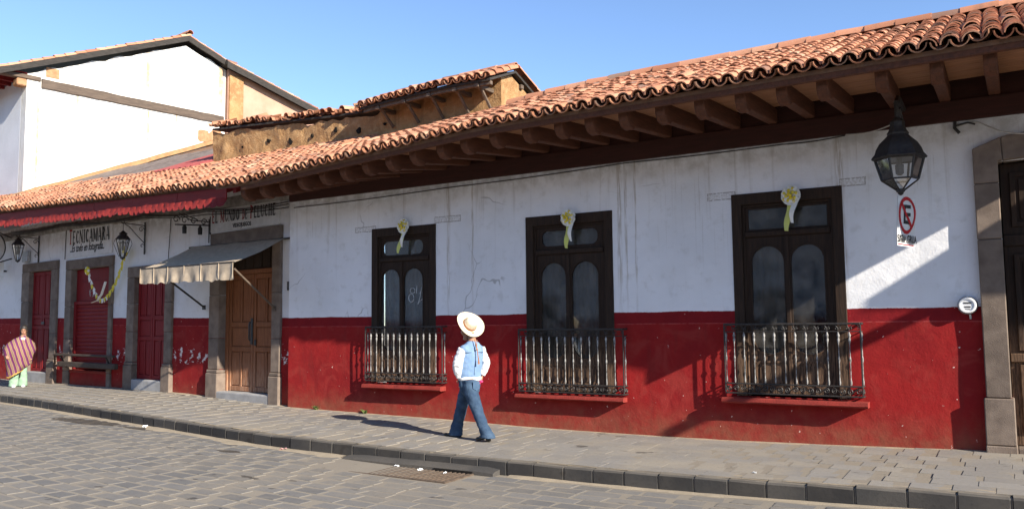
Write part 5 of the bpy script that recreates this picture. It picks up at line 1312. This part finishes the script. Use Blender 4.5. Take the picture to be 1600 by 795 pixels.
# --- weeds at the wall foot
def weed(x, label, s, seed):
    rr = random.Random(seed); mb = MB()
    for k in range(16):
        a = rr.uniform(0, 2*pi); l = s*rr.uniform(.5, 1.1); b = Vector((rr.uniform(-.05, .05)*s*6, -rr.uniform(.0, .03), 0)); d = Vector((cos(a)*.6, -abs(sin(a))*.5, 1)).normalized(); sdv = Vector((-sin(a), cos(a), 0))*l*.13
        m_ = b+d*l*.55; t = b+d*l+Vector((cos(a), -abs(sin(a)), -.3))*l*.35
        mb.add([b-sdv*.4, b+sdv*.4, m_+sdv, t, m_-sdv], [(0, 1, 2, 3, 4)])
    tag(mb.build('weed', LEAF, None, loc=(x, -.02, zg(x)-.01)), label, 'weed', 'weeds at the foot of the red wall')
weed(-11.55, 'green weed at the red wall foot nearest the wooden shop door', .13, 1); weed(-10.30, 'small green weed at the red wall foot below the number window', .12, 2)

# ================================================================== PEOPLE
SKIN = simple('skin', (.36, .19, .12), (.31, .16, .10), 20, .6, .3, .15, 80)
HAIR = simple('black_hair', (.014, .011, .010), (.028, .022, .018), 30, .5, .4, .3, 120, stretch=(3, 3, .5))
STRAW = simple('cream_straw_hat', (.68, .60, .46), (.56, .48, .35), 60, .85, .15, .6, 130)
LEATH = simple('tan_leather', (.36, .17, .08), (.28, .12, .06), 20, .6, .3, .2, 80)
DENIM = simple('blue_denim', (.030, .055, .098), (.062, .102, .160), 7, .9, .15, .3, 260)
VEST = simple('light_blue_denim', (.145, .235, .385), (.19, .285, .43), 9, .9, .15, .3, 220)
WSHIRT = simple('white_shirt', (.66, .66, .66), (.58, .58, .59), 8, .9, .15, .2, 120)
SHOE = simple('black_leather', (.018, .016, .015), (.03, .027, .025), 15, .4, .45, .1, 80)
PINK = simple('pink_cloth', (.68, .05, .17), (.6, .04, .14), 15, .8)
GREENP = simple('pale_green_cotton', (.27, .40, .28), (.22, .34, .23), 7, .9, .15, .3, 160)
WSHOE = simple('white_shoe', (.80, .78, .76), (.70, .66, .64), 9, .6, .3, 0)
def hand(mb, p, d, side, sc=1.0, curl=.5):
    """palm with four fingers and a thumb; d = direction fingers point, side = direction of the thumb"""
    p, d, side = Vector(p), Vector(d).normalized(), Vector(side).normalized(); nrm = d.cross(side).normalized()
    Mh = Matrix((side, d, nrm)).transposed().to_4x4(); Mh.translation = p
    mb.ball((0, .045*sc, 0), .040*sc, .052*sc, .017*sc, 10, 6, M=Mh)
    for k, (x, l) in enumerate(((.030, .070), (.010, .080), (-.011, .074), (-.031, .058))):
        b = Vector((x*sc, .080*sc, 0)); c = curl*(1+.12*k)
        q1 = b+Vector((0, cos(c*.5), -sin(c*.5)))*l*.45*sc; q2 = q1+Vector((0, cos(c), -sin(c)))*l*.32*sc; q3 = q2+Vector((0, cos(c*1.5), -sin(c*1.5)))*l*.25*sc
        mb.tube([Mh @ v for v in (b-Vector((0, .02*sc, 0)), b, q1, q2, q3)], [.009*sc, .009*sc, .0085*sc, .008*sc, .006*sc], 7)
    mb.tube([Mh @ Vector(v) for v in ((.022*sc, .015*sc, 0), (.048*sc, .040*sc, -.008*sc), (.056*sc, .072*sc, -.018*sc), (.052*sc, .092*sc, -.025*sc))], [.012*sc, .0105*sc, .0095*sc, .007*sc], 7)
def head(mb, M, s=1.0):
    """head facing local -y, centre at the skull"""
    mb.ball((0, .01*s, .02*s), .075*s, .092*s, .098*s, 16, 10, M=M); mb.ball((0, -.030*s, -.055*s), .055*s, .060*s, .060*s, 14, 8, M=M)
    mb.ball((0, -.088*s, -.012*s), .013*s, .020*s, .022*s, 8, 6, M=M); mb.ball((0, -.075*s, .020*s), .010*s, .02*s, .03*s, 8, 6, M=M)
    for e in (-1, 1):
        mb.ball((e*.075*s, .012*s, -.008*s), .012*s, .022*s, .032*s, 8, 6, M=M); mb.ball((e*.036*s, -.058*s, -.022*s), .024*s, .022*s, .022*s, 8, 6, M=M)
    mb.ball((0, -.080*s, -.058*s), .022*s, .012*s, .008*s, 8, 5, M=M)
    mb.tube([M @ Vector((0, .02*s, -.05*s)), M @ Vector((0, .025*s, -.17*s))], [.055*s, .058*s], 12)
# --- man walking away to the left
mo = Vector((-6.9, -1.6, zg(-6.9)+.0))
man = empty('person', mo, 0, 'man walking on the sidewalk in a cream straw hat, blue vest and jeans', 'person')
def q_(x0, z, dy): return Vector((x0-.67*dy, -1.6+dy, z))-mo
YT = math.atan2(-.85, -.5)
def sec(x0, z, dy, rx, ry, yaw=YT): v = q_(x0, z, dy); return (v.x, v.y, v.z, rx, ry, yaw)
hN = Vector((.80, -.28, .53)).normalized(); hc = q_(-6.90, 1.60, 0)
b = MB()
Mhd = Matrix.Translation(hc-hN*.105+Vector((.02, .02, -.0))) @ Matrix.Rotation(R(-60), 4, 'Z') @ Matrix.Rotation(R(-14), 4, 'X')
head(b, Mhd, 1.0)
b.loft([sec(-6.87, .70, 0, .14, .10), sec(-6.88, .9, 0, .145, .10), sec(-6.87, 1.1, 0, .16, .105), sec(-6.86, 1.24, 0, .16, .09), sec(-6.845, 1.31, 0, .08, .065), sec(-6.85, 1.42, 0, .052, .054), sec(-6.87, 1.50, 0, .05, .055)])
LARM = [q_(-7.02, 1.255, -.16), q_(-7.075, 1.13, -.19), q_(-7.105, 1.02, -.20), q_(-7.10, .92, -.17), q_(-7.07, .83, -.14)]
RARM = [q_(-6.70, 1.255, .15), q_(-6.645, 1.13, .17), q_(-6.60, 1.04, .17), q_(-6.635, .94, .14), q_(-6.68, .86, .11)]
for A_, sg in ((LARM, -1), (RARM, 1)):
    b.tube(A_, [.045, .043, .038, .034, .028], 10); dd = (A_[-1]-A_[-2]); hand(b, A_[-1], dd+Vector((0, 0, -.04)), Vector((-1, .2, 0)), 1.0, .7)
NL = [(-6.905, .80, -.07), (-6.865, .60, -.08), (-6.765, .34, -.09), (-6.665, .14, -.09), (-6.59, .02, -.09)]
FL = [(-6.90, .80, .07), (-6.975, .60, .08), (-7.05, .35, .09), (-7.115, .15, .09), (-7.155, .0, .09)]
for lg in (NL, FL): b.tube([q_(*p) for p in lg], [.085, .075, .055, .045, .038], 12)
soft(b, 'body', SKIN, man, .009, 2)
b = MB()
b.loft([sec(-6.895, .885, 0, .168, .118), sec(-6.90, .78, 0, .176, .125), sec(-6.90, .70, 0, .172, .125), sec(-6.895, .62, 0, .15, .11), sec(-6.89, .57, 0, .10, .08)], 18)
for lg, rr in ((NL, (.112, .108, .088, .084, .098)), (FL, (.108, .10, .086, .084, .098))):
    pts = [q_(*p) for p in lg]; secs = []
    for (p, r) in zip(pts, rr): secs.append((p.x, p.y, p.z, r*1.08, r*.95, 0))
    p = pts[-1]; secs.append((p.x+.012, p.y, p.z-.055 if lg is FL else p.z-.045, rr[-1]*1.16, rr[-1]*1.0, 0)); b.loft(secs, 16)
jn = soft(b, 'jeans', DENIM, man, .011, 3, .009, 9)
bk = Vector((.85, -.5, 0))
pc = q_(-6.84, .72, -.05)+bk*.112
MB().add([pc+Vector(( .5*x*-1*.0+(-.5)*x, -.85*x, z))+bk*(.012-abs(x)*.12) for x, z in ((-.055, .06), (.0, .065), (.055, .06), (.055, -.04), (0, -.075), (-.055, -.04))], [(0, 1, 2, 3, 4, 5)]).build('pocket', simple('faded_denim', (.065, .115, .19), (.05, .09, .15), 12, .9), jn)
b = MB()
b.loft([sec(-6.89, .815, 0, .180, .128), sec(-6.895, .85, 0, .186, .132), sec(-6.89, .95, 0, .192, .136), sec(-6.875, 1.08, 0, .196, .134), sec(-6.865, 1.19, 0, .196, .124), sec(-6.86, 1.27, 0, .182, .108), sec(-6.85, 1.325, 0, .120, .085), sec(-6.845, 1.365, 0, .068, .064)], 22)
b.ball(LARM[0]+Vector((.02, .02, -.01)), .075, .075, .07); b.ball(RARM[0]+Vector((-.01, -.02, -.01)), .07, .07, .065)
vs_ = soft(b, 'vest', VEST, man, .011, 3, .008, 10)
lf = Vector((-.5, -.85, 0))
MB().tube([q_(-6.865, 1.20, 0)+bk*.118+lf*t for t in (-.15, -.08, 0, .08, .15)], .0045, 5).tube([q_(-6.88, z, 0)+bk*(.126+.008*sin((z-.85)*7)) for z in (.87, .95, 1.05, 1.15, 1.25)], .004, 5).build('vest_seam', DENIM, vs_, 60)
b = MB()
for A_, rr in ((LARM, (.066, .074, .076, .070, .052)), (RARM, (.062, .066, .068, .060, .048))): b.tube([A_[0]+Vector((0, 0, .005))]+A_[1:], rr, 14); b.ball(A_[1], .070); b.ball(A_[2], rr[2]*1.02)
soft(b, 'shirt_sleeves', WSHIRT, man, .009, 3, .013, 12)
b = MB(); b.loft([sec(-6.89, .785, 0, .176, .126), sec(-6.89, .80, 0, .186, .134), sec(-6.89, .825, 0, .188, .136), sec(-6.89, .84, 0, .180, .128)], 26); b.build('shirt_hem', WSHIRT, man, 60)
MB().tube([q_(-6.845, 1.39, -.03)+bk*.060, q_(-6.84, 1.33, -.02)+bk*.105, q_(-6.83, 1.22, -.0)+bk*.138, q_(-6.815, 1.10, .0)+bk*.148], .007, 5).tube([q_(-6.835, 1.26, .0)+bk*.132, q_(-6.835, 1.23, .0)+bk*.142], .014, 6).tube([q_(-6.815, 1.12, .0)+bk*.150, q_(-6.81, 1.03, .0)+bk*.148], [.008, .017], 5).tube([q_(-6.79, 1.38, .0)+bk*.055, q_(-6.835, 1.27, .0)+bk*.130], .006, 5).build('hat_cord', LEATH, man, 60)
MB().ball(q_(-6.735, .775, -.0)+bk*.07, .035, .03, .022).ball(q_(-6.76, .755, -.0)+bk*.075, .025, .025, .02).build('pink_cloth', PINK, man, 60)
# shoes
for (p0, p1, lift, nm) in ((q_(-6.575, .0, -.09), q_(-6.77, -.055, -.10), .03, 'shoe'), (q_(-7.10, -.04, .09), q_(-7.37, -.05, .08), .0, 'shoe')):
    b = MB(); d = (p1-p0)
    for k, (t, r, h) in enumerate(((0, .038, .038), (.25, .042, .045), (.55, .045, .038), (.85, .045, .028))): c = p0+d*t; b.ball((c.x, c.y, max(c.z, .028)+(lift*(1-t)*.6)), .058, r, h, 10, 6)
    b.tube([(p0.x+.03, p0.y, .014+lift*.4), (p0.x-.03, p0.y, .012+lift*.3)], [.028, .030], 8)
    soft(b, nm, SHOE, man, .009, 2)
# hat
zq = hN.to_track_quat('Z', 'Y').to_matrix().to_4x4(); Mh = Matrix.Translation(hc) @ zq
prof = [(.0, .002), (.10, .0), (.16, .004), (.205, .018), (.228, .034), (.230, .040), (.205, .027), (.16, .013), (.112, .010), (.104, .03), (.098, .07), (.092, .105), (.078, .122), (.05, .118), (.0, .106)]
mb = MB(); n = 36
for r, z in prof:
    for j in range(n): t = 2*pi*j/n; mb.v.append(tuple(Mh @ Vector((r*cos(t)*1.03, r*sin(t)*.95, z+.016*cos(2*t)*(r/.23)**2*(1 if r > .11 else 0)))))
mb.f = [(i*n+j, i*n+(j+1) % n, (i+1)*n+(j+1) % n, (i+1)*n+j) for i in range(len(prof)-1) for j in range(n)]; mb.mi = [0]*len(mb.f)
ht = mb.build('hat', STRAW, man, 60)
MB().lathe([(.1135, .0115), (.1145, .016), (.1085, .042), (.1045, .041)], 28, M=Mh, cap=False).build('hat_band', LEATH, ht, 60)
hb = MB(); hb.ball((0, .022, .01), .080, .090, .095, 14, 9, M=Mhd); hb.build('hair', HAIR, man, 60)

# --- woman in a striped poncho
wp_ = Vector((-22.35, .10, zg(-22.35)))
wom = empty('person', wp_, math.atan2(.883, .47), 'woman walking towards us in a purple and yellow striped poncho and pale green trousers', 'person')
b = MB(); WH = Matrix.Translation((.085, -.02, 1.50)) @ Matrix.Rotation(R(-6), 4, 'Z') @ Matrix.Rotation(R(8), 4, 'X')
head(b, WH, 1.02)
b.loft([(.02, 0, .72, .14, .10), (.03, 0, .95, .13, .10), (.05, 0, 1.15, .16, .10), (.06, 0, 1.26, .14, .08), (.075, .0, 1.33, .06, .06), (.08, .005, 1.42, .05, .055)])
b.tube([(-.10, .0, 1.20), (-.26, -.03, 1.02), (-.28, -.13, .86)], [.05, .042, .03], 10); hand(b, (-.28, -.13, .86), (.15, -.5, -.5), (1, 0, .2), .9, .8)
b.tube([(.20, .0, 1.20), (.31, -.02, 1.0), (.27, -.10, .80)], [.05, .042, .03], 10); hand(b, (.27, -.10, .80), (-.1, -.4, -.8), (-1, 0, 0), .9, .8)
for x0, x1, yy in ((-.04, -.095, .0), (.10, .10, -.08)): b.tube([(x0, 0, .76), ((x0+x1)/2, yy*.5-.02, .42), (x1, yy, .06)], [.085, .06, .04], 10)
wb = soft(b, 'body', SKIN, wom, .008, 2)
for e in (-1, 1):
    MB().ball((e*.034, -.078, -.012), .012, .006, .007, 8, 5, M=WH).build('eye', HAIR, wom, 60); MB().tube([WH @ Vector((e*.018, -.088, .012)), WH @ Vector((e*.055, -.078, .012))], .0045, 5).build('eyebrow', HAIR, wom, 60)
MB().ball((0, -.093, -.057), .022, .006, .007, 8, 5, M=WH).build('mouth', simple('lips', (.30, .09, .08), (.26, .08, .07), 10, .6), wom, 60)
hb = MB(); hb.ball((0, .016, .055), .092, .098, .092, 16, 10, M=WH); hb.ball((0, .09, -.02), .06, .06, .06, 10, 7, M=WH)
for e in (-1, 1): hb.ball((e*.068, -.0, .03), .026, .06, .065, 8, 6, M=WH); hb.tube([WH @ Vector((e*.07, .05, -.03)), WH @ Vector((e*.08, .07, -.20)), WH @ Vector((e*.075, .05, -.30))], [.025, .022, .012], 7)
soft(hb, 'hair', HAIR, wom, .010, 2)
b = MB()
for x0, x1, yy in ((-.05, -.100, .0), (.09, .105, -.08)): b.loft([(x0, 0, .80, .115, .11), (x0*.9+x1*.1, -.01, .62, .112, .105), ((x0+x1)/2, yy*.4-.02, .40, .100, .095), (x1, yy*.8, .20, .105, .095), (x1, yy, .07, .115, .105), (x1, yy, .045, .115, .105)])
b.ball((.02, 0, .78), .19, .13, .12)
soft(b, 'trousers', GREENP, wom, .012, 3, .010, 8)
for x, y in ((-.10, -.06), (.115, -.14)):
    b = MB().ball((x, y, .045), .052, .095, .042, 10, 6).ball((x, y-.05, .035), .050, .07, .034, 10, 6); soft(b, 'shoe', WSHOE, wom, .010, 2)
t = NT('striped_poncho_wool', .95, .1); x, y, z = t.xyz()
s_ = t.math('ADD', t.math('ADD', t.math('MULTIPLY', x, 1.0), t.math('MULTIPLY', z, .32)), t.math('MULTIPLY', t.noise(t.pos, 5, 3), .05))
f1 = t.math('FRACT', t.math('MULTIPLY', s_, 9.0)); f2 = t.math('FRACT', t.math('MULTIPLY', s_, 27.0))
c = t.ramp(f1, [(0, (.105, .018, .08)), (.20, (.105, .018, .08)), (.23, (.31, .19, .055)), (.36, (.36, .24, .075)), (.39, (.15, .105, .10)), (.56, (.22, .155, .105)), (.60, (.36, .23, .07)), (.74, (.27, .18, .115)), (.78, (.12, .022, .09)), (1, (.105, .018, .08))])
for e in t.t.nodes:
    if e.type == 'VALTORGB': e.color_ramp.interpolation = 'LINEAR'
c = t.mix(t.step(f2, .3, .6, 0, .35), c, (.16, .07, .13)); t.col(c); t.bump(t.noise(t.scl(t.pos, 1, 1, .3), 60, 4), .4, .01)
PON = t.m
PS = [(.075, .0, 1.36, .065, .06), (.07, 0, 1.325, .10, .085), (.05, 0, 1.27, .20, .125), (.035, -.01, 1.16, .31, .17), (.01, -.02, 1.02, .37, .21), (.0, -.03, .92, .375, .22), (-.01, -.03, .78, .34, .225), (.0, -.02, .62, .30, .215), (-.02, -.02, .46, .265, .205), (-.06, -.02, .30, .22, .19)]
mb = MB(); n = 44
for k, (cx, cy, z, rx, ry) in enumerate(PS):
    for j in range(n):
        t_ = 2*pi*j/n; xx = cx+rx*cos(t_); yy = cy+ry*sin(t_)*(1+.09*k/9*sin(5*t_+k*.4)); hem = .44+.62*(xx-.02) if xx > -.30 else .3
        if 4 <= k <= 6 and abs(cos(t_)) > .93: hem = .88
        mb.v.append((xx+.012*noise.noise(Vector((xx*6, z*6, 1))), yy+.055*noise.noise(Vector((xx*7, z*2.2, k*.2)))*min(1, k/3), max(z, hem if k > 5 else z)))
mb.f = [(i*n+j, (i+1)*n+j, (i+1)*n+(j+1) % n, i*n+(j+1) % n) for i in range(len(PS)-1) for j in range(n)]; mb.mi = [0]*len(mb.f)
po = mb.build('poncho', PON, wom, 70)
fr_ = MB()
base = (len(PS)-1)*n
for j in range(n):
    a, c_ = Vector(mb.v[base+j]), Vector(mb.v[base+(j+1) % n])
    fr_.add([a, c_, c_+Vector((0, 0, -.035)), a+Vector((0, 0, -.03-.015*(j % 2)))], [(0, 1, 2, 3)])
fr_.build('fringe', simple('ochre_fringe', (.48, .30, .06), (.40, .22, .07), 30, .9), po)
MB().plate([(.02, 1.31), (.125, 1.31), (.10, 1.16), (.075, 1.12), (.05, 1.17)], [], -.118, -.10).build('blouse', WSHIRT, wom)
MB().tube([(.03, -.16, .52), (.04, -.17, .40), (.035, -.165, .28)], [.016, .02, .012], 6).build('dark_tassel', HAIR, wom, 60)

# ================================================================== THE OTHER SIDE OF THE STREET (behind the camera; seen in the window glass)
Op = empty('opposite_house', (-10, -27.0, 0), label='two-storey tiled house on the other side of the street, behind the viewer', cat='house')
box('wall', WALLR, Op, -60, 40, -.5, 0, -.6, 8.2, 0)
MB().add([(x, y, z) for x in (-60.5, 40.5) for y, z in ((1.0, 8.2), (-5.5, 10.9), (-5.5, 10.7), (1.0, 8.08))], [(0, 1, 2, 3), (7, 6, 5, 4), (1, 0, 4, 5), (2, 1, 5, 6), (3, 2, 6, 7), (0, 3, 7, 4)]).build('roof', TILE_OLD, Op)
for k in range(11):
    box('door_leaf' if k % 2 else 'window', DARKW, Op, -42+k*6, -40.6+k*6, .001, .05, (-.3 if k % 2 else .9), 3.0, .01)
